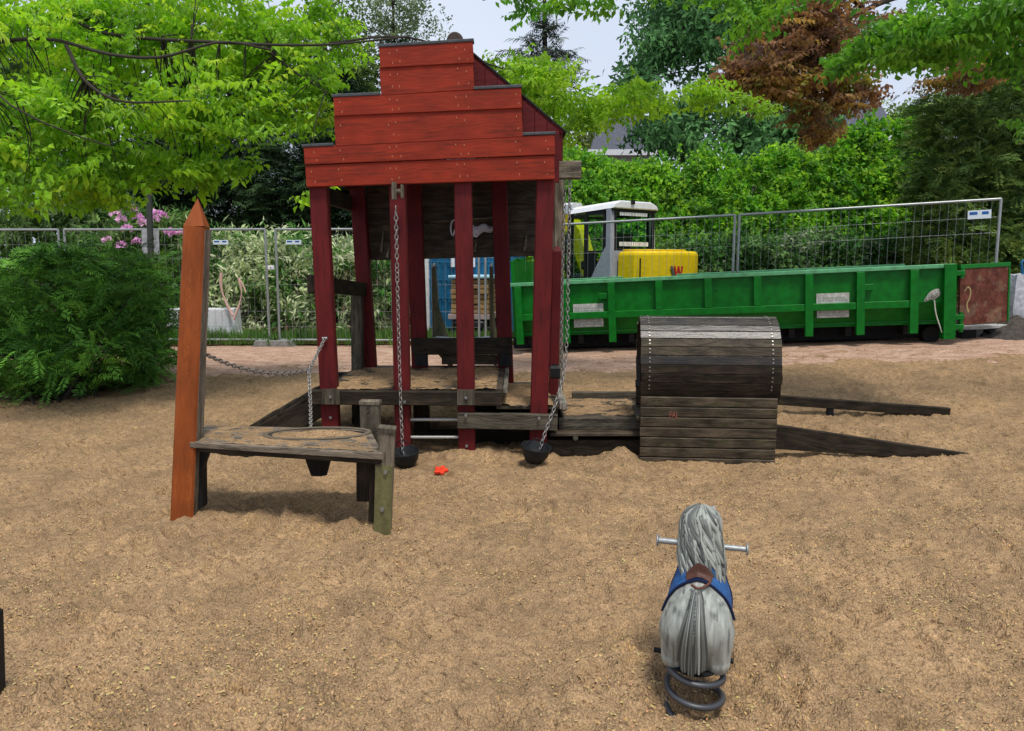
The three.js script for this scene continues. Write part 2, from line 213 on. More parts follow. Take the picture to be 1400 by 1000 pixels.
// ---------------------------------------------------------------- playhouse
const bolts = (pts, r = .014) => merge(pts.map(([p, n = V(0, 0, 1)]) => { const a = v3(p); return cyl(a, a.clone().addScaledVector(n, .012), r, r * .8, 8); }));
const FD = 6.1;
const house = thing('climbing_playhouse', 'red wooden climbing playhouse with stepped gable on crooked maroon posts', 'playhouse', V(-.6, 0, -6.8));
function post(name, t, b, d, wpx, depth, mat, ext = .16, parent = house, d1 = d) {
  const A = W(t[0], t[1], d), B = W(b[0], b[1], d1); const dir = B.clone().sub(A).normalize(); if (ext) B.addScaledVector(dir, (B.y + ext) / -dir.y);
  return part(parent, name, beam(A, B, wpx * d / FPX, depth, { up: [0, 0, 1], ch: .008 }), mat);
}
{
  const P = (n, ...a) => post(n, ...a);
  // front row: their front faces lie on the plane 6.1 m ahead
  P('post', [436, 250], [453, 582], FD + .06, 23, .11, M.maroon); P('post', [544, 246], [552, 622], FD + .06, 21.5, .11, M.maroon);
  P('post', [633, 244], [639, 626], FD + .06, 23.5, .11, M.maroon); P('post', [746, 242], [735, 622], FD + .06, 24, .11, M.maroon);
  // rear row
  P('post', [489, 252], [505, 500], 7.48, 19, .13, M.maroon, .1); P('post', [565, 244], [573, 466], 7.42, 21, .13, M.maroon, .1); P('post', [682, 240], [690, 466], 7.42, 21, .13, M.maroon, .1);
  P('post', [764, 246], [763, 520], 7.0, 13, .14, M.grey, .1); P('post', [761, 344], [757, 520], 6.72, 12.5, .12, M.maroon, .1);
  P('post', [488, 398], [489, 502], 7.35, 15, .11, M.greyDark, .1);
  part(house, 'post_cap', beam(W(761, 337, 6.72), W(761, 345, 6.72), 12.5 * 6.72 / FPX * .45, .06, { up: [0, 0, 1], w1: 12.5 * 6.72 / FPX, h1: .118 }), M.maroon);
  // stepped gable: six boards, lapped, each cut a little askew
  const rows = [[[519.3, 66.5], [647, 58.5], [520, 92.5], [647.3, 85.5]], [[520, 94.5], [647.3, 87.5], [520.8, 130], [648, 122]], [[456.3, 134.5], [712.5, 121.5], [457.8, 158.5], [713.4, 147.5]], [[457.8, 160.5], [713.4, 149.5], [458.8, 199.3], [714.5, 186.5]], [[415.3, 202.5], [758, 185.5], [417.8, 225], [758.8, 211]], [[417.8, 227.5], [758.8, 213.5], [420, 255.5], [757, 244.5]]];
  const nails = [];
  rows.forEach(([tl, tr, bl, br], i) => {
    const d = FD - .022 + (i % 2) * .005, a = W((tl[0] + bl[0]) / 2, (tl[1] + bl[1]) / 2, d), b = W((tr[0] + br[0]) / 2, (tr[1] + br[1]) / 2, d), k = d / FPX * 1.012;
    part(house, 'gable_board', beam(a, b, .034, (bl[1] - tl[1]) * k, { h1: (br[1] - tr[1]) * k, ch: .004, up: [0, 1, -.045] }), M.red);
    for (const px of [532, 542, 624, 636, 464, 706, 428, 745]) if (px > tl[0] + 6 && px < tr[0] - 5) for (const f of [.24, .76]) { const t = (px - tl[0]) / (tr[0] - tl[0]), py = lerp(lerp(tl[1], tr[1], t), lerp(bl[1], br[1], t), f + .04 * gauss()); nails.push([W(px + (f > .5 ? 4 : 0) + gauss(), py, d - .018)]); }
  });
  part(house, 'nail_heads', merge(nails.map(([p]) => { const a = beam(p.clone().add(V(0, .008, 0)), p.clone().add(V(.001, -.008, 0)), .0065, .003, { up: [0, 0, 1] }); return a; })), std([.42, .15, .08], { roughness: .6 }), 'stuff');
  const cap = (a, b) => part(house, 'metal_cap', beam(W(a[0] - 1, a[1], FD + .0), W(b[0] + 1, b[1], FD + .0), .085, .024), M.capMetal);
  cap([519, 64.5], [647, 56.5]); cap([456, 132.5], [519, 129.5]); cap([415, 200.5], [456, 198.4]); cap([649, 122], [712.5, 119]); cap([715.5, 184.5], [758, 183]);
  // plank lining behind the gable carries it; then the roof, its boards running front to back, felt on top
  for (const [x0, x1, y] of [[425, 752, 240], [470, 706, 172], [528, 642, 100]]) part(house, 'gable_batten', beam(W(x0, y + 6, FD + .028), W(x1, y - 6, FD + .028), .045, .07), M.maroon);
  const slope = (a, b, n, side) => { const A = W(a[0], a[1], FD + .09), B = W(b[0], b[1], FD + .09), L = A.distanceTo(B), dir = B.clone().sub(A).normalize(), nor = V(-dir.y, dir.x, 0).multiplyScalar(side); for (let i = 0; i < n; i++) { const c = A.clone().addScaledVector(dir, L * (i + .5) / n); part(house, 'roof_board', beam(c, c.clone().add(V(0, 0, -1.5)), L / n - .004, .022, { up: nor }), M.maroon); } const c = A.clone().lerp(B, .5).addScaledVector(nor, .019); part(house, 'roofing_felt', beam(c.clone().add(V(0, 0, .012)), c.clone().add(V(0, 0, -1.53)), L + .03, .012, { up: nor }), M.felt); };
  slope([624, 58], [770, 182], 8, 1); slope([612, 62], [432, 238], 9, -1);
  for (let i = 0; i < 7; i++) { const px = 646 + i * 17, top = 86 + (px + 8 - 646) * .855; const q = [[px, 79 + (px - 646) * .855], [px + 16.5, 79 + (px + 16.5 - 646) * .855], [px + 16.5, top + 70], [px, top + 70]].map(([x, y]) => { const w = W(x, y, FD + .075); return [w.x, w.y]; }); part(house, 'infill_board', prism(q, -(FD + .085), -(FD + .065), .003), M.maroon); }
  { const c = W(622, 54, FD + .12); part(house, 'ridge_roll', merge([cyl(c.clone().add(V(0, -.01, .02)), c.clone().add(V(0, -.01, -1.5)), .062, .062, 18), cyl(c.clone().add(V(0, -.01, .045)), c.clone().add(V(0, -.01, .0)), .05, .066, 18)]), std([.10, .07, .055], { map: T_speck, roughness: .7 })); }
  { const a = W(764, 199, FD + .1); part(house, 'eave_board', beam(a, a.clone().add(V(0, 0, -1.42)), .065, .23), M.maroon); const b = W(428, 262, FD + .16); part(house, 'eave_board', beam(b, b.clone().add(V(.05, -.0, -1.3)), .05, .14), M.dark); }
  part(house, 'bearer', beam(W(755, 233, FD + .16), W(794, 233, FD + .16), .12, .135, { ch: .006 }), M.grey);
  // wall of dark boards high on the rear row
  [[503, 736, 236, 262.5], [503, 737, 262, 284], [503, 737, 283, 305], [503, 736, 304.5, 328], [503, 735, 328, 353]].forEach(([x0, x1, y0, y1], i) => part(house, 'wall_board', beam(W(x0, (y0 + y1) / 2 + 3, 7.58 + (i % 2) * .03), W(x1, (y0 + y1) / 2 - 3, 7.58 + (i % 2) * .03), .028, (y1 - y0) * 7.58 / FPX, { ch: .004 }), M.plank));
  part(house, 'shelf_strip', beam(W(586, 303, 7.52), W(690, 297.5, 7.52), .05, .016), M.grey);
  for (const [x, y, l] of [[524, 330, 30], [652, 336, 16], [720, 332, 22], [532, 345, 14]]) part(house, 'splinter_of_bare_wood', beam(W(x, y - l / 2, 7.55), W(x - 3, y + l / 2, 7.55), .006, .012, { w1: .03, up: [0, 0, 1], ch: .002 }), M.grey);
  // decks
  const y1 = W(600, 531, FD + .05).y - .0; const x1l = W(440, 531, FD).x, x1r = W(687, 531, FD).x;
  for (let i = 0; i < 9; i++) { const z = -(FD + .06) - i * .158; part(house, 'deck_plank', beam([x1l + rr(-.01, .01), y1 - .018, z - .077], [x1r + .012 * i * .2 + rr(-.006, .006), y1 - .018, z - .077], .152, .034), M.plank); }
  sandOn(house, x1l + .03, x1r - .05, -7.45, -6.12, y1, .006, 3); 
  part(house, 'deck_edge', beam([x1r + .022, y1 - .01, -6.1], [x1r + .03, y1 - .01, -7.5], .036, .045), std([.36, .35, .34], { map: T_grey, roughness: .3 }));
  part(house, 'front_bearer', beam(W(424, 543, FD - .01), W(686, 545, FD - .01), .075, 19.5 * FD / FPX), M.dark);
  part(house, 'rear_bearer', beam(W(440, 519, 7.45), W(702, 519, 7.45), .08, .14), M.dark);
  for (const [x, y] of [[452, 542.5], [637, 543.5]]) { const c = W(x, y, FD - .053); part(house, 'notch_plate', beam(c.clone().add(V(0, .062, 0)), c.clone().add(V(0, -.062, 0)), .142, .012, { up: [0, 0, 1] }), M.greyDark); }
  const y2 = W(715, 556, FD).y, x2r = W(774, 560, FD).x;
  for (let i = 0; i < 8; i++) { const z = -(FD + .05) - i * .158; part(house, 'deck_plank', beam([x1r - .05, y2 - .018, z - .077], [x2r - .05, y2 - .018, z - .077], .152, .034), M.plank); }
  sandOn(house, x1r - .02, x2r - .1, -7.3, -6.14, y2, .012, 9);
  part(house, 'deck_edge', beam([x2r - .02, y2 - .0, -6.12], [x2r - .01, y2 - .0, -7.35], .06, .05), std([.5, .49, .48], { map: T_grey, roughness: .28 }));
  part(house, 'front_bearer', beam(W(626, 574.5, FD - .012), W(762, 577.5, FD - .012), .07, 22 * FD / FPX), M.greyDark);
  part(house, 'side_bearer', beam(W(756, 571, FD + .06), [x2r + .01, y2 - .08, -7.3], .05, .12), M.dark);
  part(house, 'bolt_heads', bolts([[452, 543], [637, 544], [637, 568], [737, 572], [452, 571], [638, 610], [553, 550]].map(([x, y]) => [W(x, y, FD - .062 + (y > 560 && x !== 737 && y !== 568 ? .065 : 0))])), M.steel, 'stuff');
  // ladder between two front posts, struts and dark fillers for the shade below the decks
  for (const py of [574, 598]) part(house, 'ladder_rung', cyl(W(561, py, FD + .05), W(629, py, FD + .05), .0125, .0125, 12), M.rung);
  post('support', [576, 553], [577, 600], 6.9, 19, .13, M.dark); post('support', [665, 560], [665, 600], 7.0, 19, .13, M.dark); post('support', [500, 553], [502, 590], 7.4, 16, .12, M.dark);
  part(house, 'low_filler_beam', beam(W(566, 601, 6.85), W(762, 601, 6.85), .08, .17), M.dark); part(house, 'low_filler_beam', beam(W(640, 578, 7.25), W(770, 578, 7.25), .08, .36), M.dark);  // dark beams added to fill the shadowed space under the decks
  part(house, 'shade_board', beam(W(650, 603, 6.6), W(740, 603, 6.6), .04, .30), M.dark);  // dark board added where only shadow lies under the lower deck
  // sitting board at the head of the slide
  part(house, 'seat_board', beam(W(564, 474, 7.33), W(700, 473, 7.33), .05, 23 * 7.33 / FPX), M.dark);
  part(house, 'bolt_heads', bolts([[574, 472], [581, 478], [681, 472], [691, 478]].map(([x, y]) => [W(x, y, 7.30)])), M.black, 'stuff');
  for (const x of [576, 691]) part(house, 'seat_block', beam(W(x, 484, 7.36), W(x, 500, 7.36), 17 * 7.36 / FPX, .1, { up: [0, 0, 1] }), M.black);
  part(house, 'seat_riser', beam(W(604, 492, 7.45), W(686, 492, 7.45), .04, .09), M.plank);
  // slide behind: steel bed between two cheeks
  const sy = W(640, 461, 7.5).y, xl = W(594, 440, 7.6).x, xr = W(672, 440, 7.6).x, cheek = x => { const g = prism([[0, sy - .12], [0, sy + .66], [.10, sy + .70], [.35, sy + .28], [2.1, .5], [2.1, .25]], -.018, .018, .004); g.rotateY(Math.PI / 2); g.translate(x, 0, -7.55); return g; };
  for (const x of [xl, xr]) { const c = part(house, 'slide_cheek', cheek(x), std([.21, .20, .13], { map: T_grey, roughness: .7 })); part(c, 'edge_trim', tube([[x, sy + .675, -7.55], [x, sy + .715, -7.65], [x, sy + .30, -7.9], [x, .52, -9.65]], .014, 40, 6), M.rung); }
  part(house, 'slide_bed', patch(6, 20, (u, v) => V(lerp(xl, xr, u), sy - .02 - (v < .1 ? 0 : (v - .1) / .9 * (sy - .3)) + .02 * (2 * u - 1) ** 2, -7.4 - v * 2.4)), M.steel);
  // side rail on the left, and the cleated climbing board that leans on the deck
  part(house, 'side_rail', beam(W(427, 388, FD + .11), W(498, 396, 7.42), .05, .13), M.dark); 
  part(house, 'side_rail_end', beam(W(421, 389, FD + .18), W(440, 389, FD + .18), .06, .15), M.dark);
  const ra = [x1l - .01, y1 - .03, 0], rb = [W(283, 606, 6.2).x, -.03, 0], dirx = rb[0] - ra[0], diry = rb[1] - ra[1];
  for (const z of [-6.17, -7.35]) part(house, 'ramp_stringer', beam([ra[0], ra[1] - .09, z], [rb[0], rb[1] - .09, z], .045, .20), M.dark);
  for (let i = 0; i < 9; i++) { const t = (i + .5) / 9, x = ra[0] + dirx * t, y = ra[1] + diry * t + .005; part(house, 'ramp_plank', beam([x, y, -6.2], [x, y, -7.32], .125, .026, { up: V(-diry, dirx, 0).multiplyScalar(-1) }), M.dark); }
  for (const t of [.16, .36, .56, .76]) part(house, 'ramp_cleat', beam([ra[0] + dirx * t, ra[1] + diry * t + .035, -6.14], [ra[0] + dirx * t, ra[1] + diry * t + .035, -7.32], .04, .04, { up: V(-diry, dirx, 0).multiplyScalar(-1) }), M.dark);
  // low landing between the playhouse and the tunnel
  const y3 = W(820, 569.5, 6.25).y, x3 = W(765, 575, 6.25).x, x3r = TUN.x0 + .1;
  for (let i = 0; i < 6; i++) { const z = -6.27 - i * .15; part(house, 'landing_plank', beam([x3 + .02, y3 - .017, z - .07], [x3r, y3 - .017, z - .07], .144, .03), M.plank); }
  sandOn(house, x3 + .04, x3r - .02, -7.1, -6.3, y3, .004, 20);
  part(house, 'landing_bearer', beam(W(764, 579, 6.24), [x3r, W(800, 579, 6.24).y, -6.24], .05, 16 * 6.24 / FPX), M.greyDark);
  part(house, 'landing_kerb', beam(W(782, 545, 7.2), [x3r + .1, W(860, 545, 7.2).y, -7.2], .06, 19 * 7.2 / FPX), M.greyDark);
  part(house, 'landing_step', beam(W(752, 592, 6.16), [x3r, W(800, 592, 6.16).y, -6.16], .14, .03), M.plank); 
  part(house, 'sill', beam(W(733, 611, 6.18), [x3r, W(800, 611, 6.18).y, -6.18], .08, 22 * 6.18 / FPX), M.dark);
  part(house, 'shade_skirting', beam(W(745, 596, 6.35), [x3r, W(800, 596, 6.35).y, -6.35], .04, .26), M.dark);  // dark board added to close the shaded underside of the landing
  part(house, 'wood_plug', cyl(W(787, 599, 6.085), W(787, 599, 6.115), .022, .022, 10), M.greyDark);
}
{ // crawl tunnel: slats round a drum, standing on plank walls
  const t = thing('crawl_tunnel', 'dark slatted wooden crawl tunnel with drum roof half sunk in sand', 'tunnel', V((TUN.x0 + TUN.x1) / 2, 0, TUN.cz)); t.rotation.y = -.09; const { x0, x1, cy, cz, r, rz } = TUN;
  const n = 34; for (let i = 0; i < n; i++) { const a = i / n * 2 * Math.PI; if (a > 3.7 && a < 5.5) continue; const c = V(0, cy + Math.sin(a) * r, cz + Math.cos(a) * rz), up = V(0, Math.sin(a) / r, Math.cos(a) / rz).normalize(), sw = 2 * Math.PI / n * Math.hypot(Math.cos(a) * r, Math.sin(a) * rz), e = rr(-.006, .006); const pale = a > .25 && a < .62; part(t, 'slat', beam([x0 + .025 + e, c.y, c.z], [x1 + .012 + e, c.y, c.z], sw - .0012, .026, { up, ch: .003 }), pale ? M.slatPale : a < .12 || a > 5.4 ? M.dark : M.slat); }
  for (const x of [x0 + .09, x1 - .06]) { const sc = []; for (let i = 0; i < 15; i++) { const a = (i - 2) / n * 2 * Math.PI; for (const o of [-.2, .2]) { const b = a + o * 2 * Math.PI / n, p = V(x, cy + Math.sin(b) * (r + .0135), cz + Math.cos(b) * (rz + .0135)); sc.push(cyl(p, p.clone().add(V(0, Math.sin(b) * .005, Math.cos(b) * .005)), .0075, .007, 6)); } } part(t, 'screw_row', merge(sc), M.chain, 'stuff'); }
  for (const s of [1, -1]) for (let i = 0; i < 9; i++) { const y = -.184 + i * .082; part(t, 'wall_plank', beam([x0 + .03 + rr(-.003, .003), y, cz + s * (rz - .035) + rr(-.003, .003)], [x1 - .006, y, cz + s * (rz - .035) + rr(-.003, .003)], .045, .077, { ch: .006 }), M.slatPale); }
  for (const x of [x0 + .085, x1 - .03]) part(t, 'hoop', (() => { const g = new THREE.TorusGeometry(r - .045, .03, 6, 40); g.rotateY(Math.PI / 2); g.scale(1, 1, (rz - .045) / (r - .045)); g.translate(x, cy, cz); return plain(g); })(), M.dark);
  for (let i = 0; i < 5; i++) part(t, 'floor_plank', beam([x0, .33, cz - .22 + i * .11], [x1, .33, cz - .22 + i * .11], .1, .03), M.plank);
  M._font = await new FontLoader().loadAsync('fonts/droid/droid_sans_regular.typeface.json');
  const tg = new TextGeometry('FAL', { font: M._font, size: .047, depth: .0016, curveSegments: 3 }); tg.scale(.72, 1, 1); tg.rotateZ(-.03); const p = W(921, 573, 5.93); tg.translate(p.x, p.y, TUN.cz + rz - .009); part(t, 'graffiti', plain(tg), std([.30, .09, .07], { roughness: .9 }));
}
{ // way down from the tunnel: two stringers with nothing but sand between
  const t = thing('exit_ramp', 'low ramp of two dark sloping beams leading down from crawl tunnel', 'ramp', V(2.8, 0, -6.5));
  const a = V(TUN.x1 - .05, .27, -6.05), b = G(1346, 621); part(t, 'stringer', beam(a.clone().add(V(0, -.085, 0)), b.clone().add(V(0, -.045, 0)), .06, .20, { h1: .06 }), M.dark);
  part(t, 'stringer', beam(W(1052, 546, 7.55), W(1297, 564, 7.5), .07, 13 * 7.5 / FPX), M.dark);
  for (const x of [1135, 1225, 1262]) part(t, 'stake', beam(W(x, 558, 7.53), W(x, 582, 7.53).setY(-.1), .06, .05, { up: [0, 0, 1] }), M.black);
}
// ---------------------------------------------------------------- sand table with its pointed post
{
  const t = thing('sand_play_table', 'weathered sand play table fixed to a tall pointed orange post', 'play table', V(-1.4, 0, -4.55));
  const a = W(252, 712, 4.56), b = W(268.5, 310, 4.56), tip = W(270, 271, 4.56), w = .137, dn = a.clone().sub(b).normalize();
  const pg = beam(b, a.clone().addScaledVector(dn, .2), w * .88, w * .88, { up: [0.10, 0, 1], ch: .012, w1: w, h1: w }), pos = [], uvs = []; const s = V(1, 0, -.1).multiplyScalar(w * .44 - .002), f = V(.1, 0, 1).multiplyScalar(w * .44 - .002), c = [b.clone().add(s).add(f), b.clone().add(s).sub(f), b.clone().sub(s).sub(f), b.clone().sub(s).add(f)];
  for (let i = 0; i < 4; i++) { const p = c[i], q = c[(i + 1) % 4]; for (const [v, u] of [[p, [0, 0]], [q, [0, w]], [tip, [.24, w / 2]]]) { pos.push(v.x, v.y, v.z); uvs.push(...u); } }
  const pyr = new THREE.BufferGeometry(); pyr.setAttribute('position', new THREE.Float32BufferAttribute(pos, 3)); pyr.setAttribute('uv', new THREE.Float32BufferAttribute(uvs, 2)); pyr.computeVertexNormals();
  const po = part(t, 'pointed_post', merge([pg, pyr]), M.orange);
  part(po, 'bare_side', beam(b.clone().add(V(w * .44 + .002, -.02, -.006)), a.clone().add(V(w / 2 + .002, 0, -.006)), .006, w * .88 - .03, { up: [0, 0, 1], h1: w - .03 }), M.grey);
  const LN = W(260, 603, 4.5), RN = W(523, 619, 4.21), RF = W(505, 587, 4.86), LF = W(281, 582, 4.98), y = .497;
  const sh = new THREE.Shape([LN, RN, RF, LF].map(p => new THREE.Vector2(p.x, -p.z))), hc = W(434, 592, 4.72), hole = new THREE.Path(); hole.absellipse(hc.x, -hc.z, .30, .155, 0, 6.2832, true, .1); sh.holes.push(hole);
  const top = new THREE.ExtrudeGeometry(sh, { depth: .028, bevelEnabled: true, bevelSize: .004, bevelThickness: .004, bevelSegments: 1, curveSegments: 40 }); top.rotateX(-Math.PI / 2); top.translate(0, y - .032, 0); part(t, 'tabletop', plain(top), M.tabletop);
  const bowl = lathe([[.0, -.27], [.05, -.265], [.09, -.13], [.15, -.06], [.302, -.012], [.302, .0], [.29, -.008], [.15, -.047], [.0, -.05]], 40); bowl.scale(1, 1, .52); bowl.rotateY(.1); bowl.translate(hc.x, y - .002, hc.z); part(t, 'bowl', bowl, M.black);
  const fill = patch(30, 30, (u, v) => { const r = Math.sqrt(u), A = v * 6.2832, q = V(Math.cos(A) * r * .285, 0, Math.sin(A) * r * .146); return V(hc.x + q.x, y - .026 + .02 * r * r + .006 * n2(q.x * 20, q.z * 20 + 3), hc.z + q.z); }); part(t, 'sand_fill', metricUV(fill), M.sand, 'stuff');
  const sk = metricUV(patch(70, 40, (u, v) => { const p = LF.clone().lerp(RF, u).lerp(LN.clone().lerp(RN, u), v); const h = fb(p.x * 5, p.z * 7, 3) * .007 + .002 * n2(p.x * 50, p.z * 50) + .0012, e = Math.min(u, 1 - u, v, 1 - v) < .03, q = ((p.x - hc.x) / .31) ** 2 + ((p.z - hc.z) / .165) ** 2; return V(p.x, y + (e || q < 1 ? -.02 : h), p.z); }));
  { const p = sk.attributes.position, ix = sk.index.array, kp = []; for (let i = 0; i < ix.length; i += 3) if (Math.min(p.getY(ix[i]), p.getY(ix[i + 1]), p.getY(ix[i + 2])) > y - .006) kp.push(ix[i], ix[i + 1], ix[i + 2]); sk.setIndex(kp); sk.computeVertexNormals(); } part(t, 'loose_sand', sk, M.sand, 'stuff');
  { const rp = []; for (let i = 0; i < 48; i++) { const a = i / 48 * 6.2832, x = Math.cos(a) * .318, z = Math.sin(a) * .168; rp.push(V(hc.x + x * Math.cos(.1) + z * Math.sin(.1), y + .004, hc.z - x * Math.sin(.1) + z * Math.cos(.1))); } const g = plain(new THREE.TubeGeometry(new THREE.CatmullRomCurve3(rp, true), 96, .017, 6, true)); g.scale(1, .45, 1); g.translate(0, (y + .004) * .55, 0); part(t, 'bowl_rim', g, M.grey); }
  part(t, 'edge_rail', beam(LN.clone().setY(y - .052).add(V(.02, 0, -.03)), RN.clone().setY(y - .052).add(V(-.02, 0, -.03)), .03, .03), M.dark);
  part(t, 'leg', beam(W(273, 618, 4.62), W(274, 692, 4.62), .055, .09, { up: [0, 0, 1] }), M.black); part(t, 'bracket', beam(W(281, 617, 4.6), W(274, 650, 4.6), .05, .06, { up: [0, 0, 1], w1: .01 }), M.black);
  part(t, 'leg', beam(W(501, 628, 4.45), W(501, 684, 4.45), .11, .07, { up: [0, 0, 1] }), M.dark); part(t, 'leg', beam(W(514, 640, 4.38), W(511, 712, 4.38), .06, .06, { up: [0, 0, 1] }), M.dark);
  part(t, 'short_post', beam(W(530, 588, 4.3), W(524, 740, 4.3), .085, .085, { up: [.06, 0, 1] }), M.grey); part(t, 'post_cap', beam(W(529, 589.5, 4.3), W(529.5, 584, 4.3), .1, .1, { up: [.06, 0, 1] }), M.greyDark);
  part(t, 'cover_plate', beam(W(525, 637, 4.248), W(522, 742, 4.248), .098, .014, { up: [.06, 0, 1] }), M.olive);
  for (const [x, yy] of [[527, 646], [522.5, 697]]) part(t, 'bolt', bolts([[W(x, yy, 4.24)]], .0135), M.steel);
  part(t, 'short_post', beam(W(506, 549, 5.0), W(508, 640, 5.0), .125, .09, { up: [0, 0, 1] }), M.greyDark); part(t, 'post_cap', beam(W(506, 552, 5.0), W(506, 548, 5.0), .135, .1, { up: [0, 0, 1] }), M.grey);
}
// ---------------------------------------------------------------- chains and buckets
{
  const t = thing('sagging_chain', 'steel chain sagging between orange post and maroon playhouse post', 'chain', W(420, 507, 5.6));
  const a = W(279, 484, 4.62), k = W(422, 507, 5.6), e = W(444, 463, 6.08);
  part(t, 'chain', chainGeo([a, W(310, 497, 4.85), W(350, 508, 5.1), W(390, 511, 5.35), k], .034, .0048), M.chainDark, 'stuff'); part(t, 'chain', chainGeo([k, e]), M.chain, 'stuff'); part(t, 'chain', chainGeo([k, W(424, 545, 5.4), W(425, 590, 4.9)]), M.chain, 'stuff');
  part(t, 'shackle', merge([cyl(e.clone().add(V(-.02, 0, 0)), e.clone().add(V(.02, 0, 0)), .013, .013, 8), cyl(k.clone().add(V(0, .015, 0)), k.clone().add(V(0, -.015, 0)), .014, .014, 8)]), M.steel);
}
function bucketGeo(c, r, tilt) { const g = lathe([[0, -r * 1.12], [r * .55, -r * 1.02], [r * .88, -r * .5], [r, 0], [r * 1.04, .012], [r * .95, .012], [r * .8, -r * .4], [r * .45, -r * .75], [0, -r * .82]], 24); g.rotateZ(tilt); g.rotateX(.12); g.translate(c.x, c.y, c.z); return g; }
{
  const t = thing('chain_bucket', 'black rubber bucket on a steel chain beside the ladder rungs', 'bucket', W(553, 640, 5.85), 'buckets hung on chains from the playhouse');
  const c = W(553, 619, 5.85); part(t, 'bucket', bucketGeo(c, .115, .1), M.rubber); part(t, 'chain', chainGeo([W(541, 282, 6.0), W(544, 420, 6.0), W(548, 560, 5.95), W(551, 626, 5.9)]), M.chain, 'stuff');
  part(t, 'handle', tube([c.clone().add(V(-.09, 0, 0)), c.clone().add(V(-.03, .1, 0)), c.clone().add(V(.05, .06, 0)), c.clone().add(V(.09, .01, 0))], .005, 16, 5), M.black);
  const p = W(541, 262, 6.0); part(t, 'pulley_block', merge([beam(p.clone().add(V(-.012, .07, .0)), p.clone().add(V(-.012, -.06, 0)), .035, .05, { up: [0, 0, 1] }), beam(p.clone().add(V(.05, .05, 0)), p.clone().add(V(.05, -.05, 0)), .02, .05, { up: [0, 0, 1] }), cyl(p.clone().add(V(-.01, .0, 0)), p.clone().add(V(.05, 0, 0)), .02, .02, 10)]), M.grey);
}
{
  const t = thing('chain_bucket', 'black rubber bucket on a slanting chain under the grey bearer end', 'bucket', W(733, 632, 5.85), 'buckets hung on chains from the playhouse');
  const c = W(733, 612, 5.88); part(t, 'bucket', bucketGeo(c, .118, -.12), M.rubber);
  part(t, 'chain', chainGeo([W(779, 246, 6.22), W(777, 380, 6.22), W(772, 500, 6.15), W(762, 545, 6.05), W(746, 590, 5.95), W(738, 615, 5.9)]), M.chain, 'stuff');
  part(t, 'chain', chainGeo([W(772.5, 246, 6.24), W(769, 380, 6.3), W(767, 505, 6.32)]), M.chain, 'stuff');
  part(t, 'handle', tube([c.clone().add(V(-.1, 0, 0)), c.clone().add(V(0, .07, 0)), c.clone().add(V(.1, -.01, 0))], .005, 12, 5), M.black);
}
{ const c = W(760, 509, 6.45), t = thing('rubber_buffer', 'small black rubber block on the maroon post beside the landing', 'buffer', c); part(t, 'block', beam(c.clone().add(V(-.045, 0, 0)), c.clone().add(V(.035, 0, 0)), .08, .11, { ch: .02 }), M.rubber); part(t, 'fixing_plate', beam(c.clone().add(V(-.01, .06, -.05)), c.clone().add(V(-.01, -.06, -.05)), .05, .012, { up: [0, 0, 1] }), M.black); }
{ // white cloth on the nail of the wall
  const c = W(652, 312, 7.5), t = thing('plastic_bag', 'crumpled white plastic bag hung on the dark board wall', 'bag', c);
  part(t, 'bag', patch(26, 18, (u, v) => { const q = W(lerp(646, 675, u), lerp(308, 324 - 9 * u, v) + 2 * Math.sin(u * 9), 7.5); return q.add(V(.006 * n2(u * 9, v * 7), .004 * n2(u * 7, v * 9 + 4), .03 * Math.sin(v * 3.14) + .014 * n2(u * 6, v * 6) + .006 * n2(u * 14, v * 14))); }), std([.62, .60, .66], { roughness: .5, side: THREE.DoubleSide }));
  part(t, 'handle_loop', tube([W(647, 309, 7.49), W(620, 301, 7.48), W(616, 312, 7.47), W(619, 323, 7.48), W(622, 314, 7.48)], .007, 20, 5), std([.62, .60, .66], { roughness: .5 }));
}
{ // sand toy
  const c = GT(603, 649), t = thing('sand_toy', 'small red plastic sand mould lying in front of the ladder', 'sand toy', c), pts = []; for (let i = 0; i < 48; i++) { const a = i / 48 * 6.2832, r = .046 * (1 + .22 * Math.cos(a * 5)); pts.push([r * Math.cos(a), r * Math.sin(a)]); }
  const g = prism(pts, 0, .022, .005); g.rotateX(-1.25); g.translate(c.x, c.y + .022, c.z); part(t, 'mould', g, std([.72, .05, .02], { roughness: .35 })); const k = tube([[-.05, .02, 0], [0, .05, 0], [.05, .02, 0]].map(p => [p[0] + c.x, p[1] + c.y, p[2] + c.z]), .005, 10, 5); part(t, 'rim', k, std([.72, .08, .03], { roughness: .35 }));
}
{ // dark stake at the edge of the sand pit
  const t = thing('edge_stake', 'dark timber stake standing at the edge of the sand', 'stake', GT(-8, 1010)), a = W(-7, 838, 2.62), b = W(-4, 1010, 2.62); part(t, 'stake', beam(a, b.clone().add(V(0, -.12, 0)), .034, .05, { up: [0, 0, 1] }), M.black); part(t, 'stake_cap', beam(a.clone().add(V(0, .012, 0)), a, .02, .03, { up: [0, 0, 1], w1: .034, h1: .05 }), M.black);
}

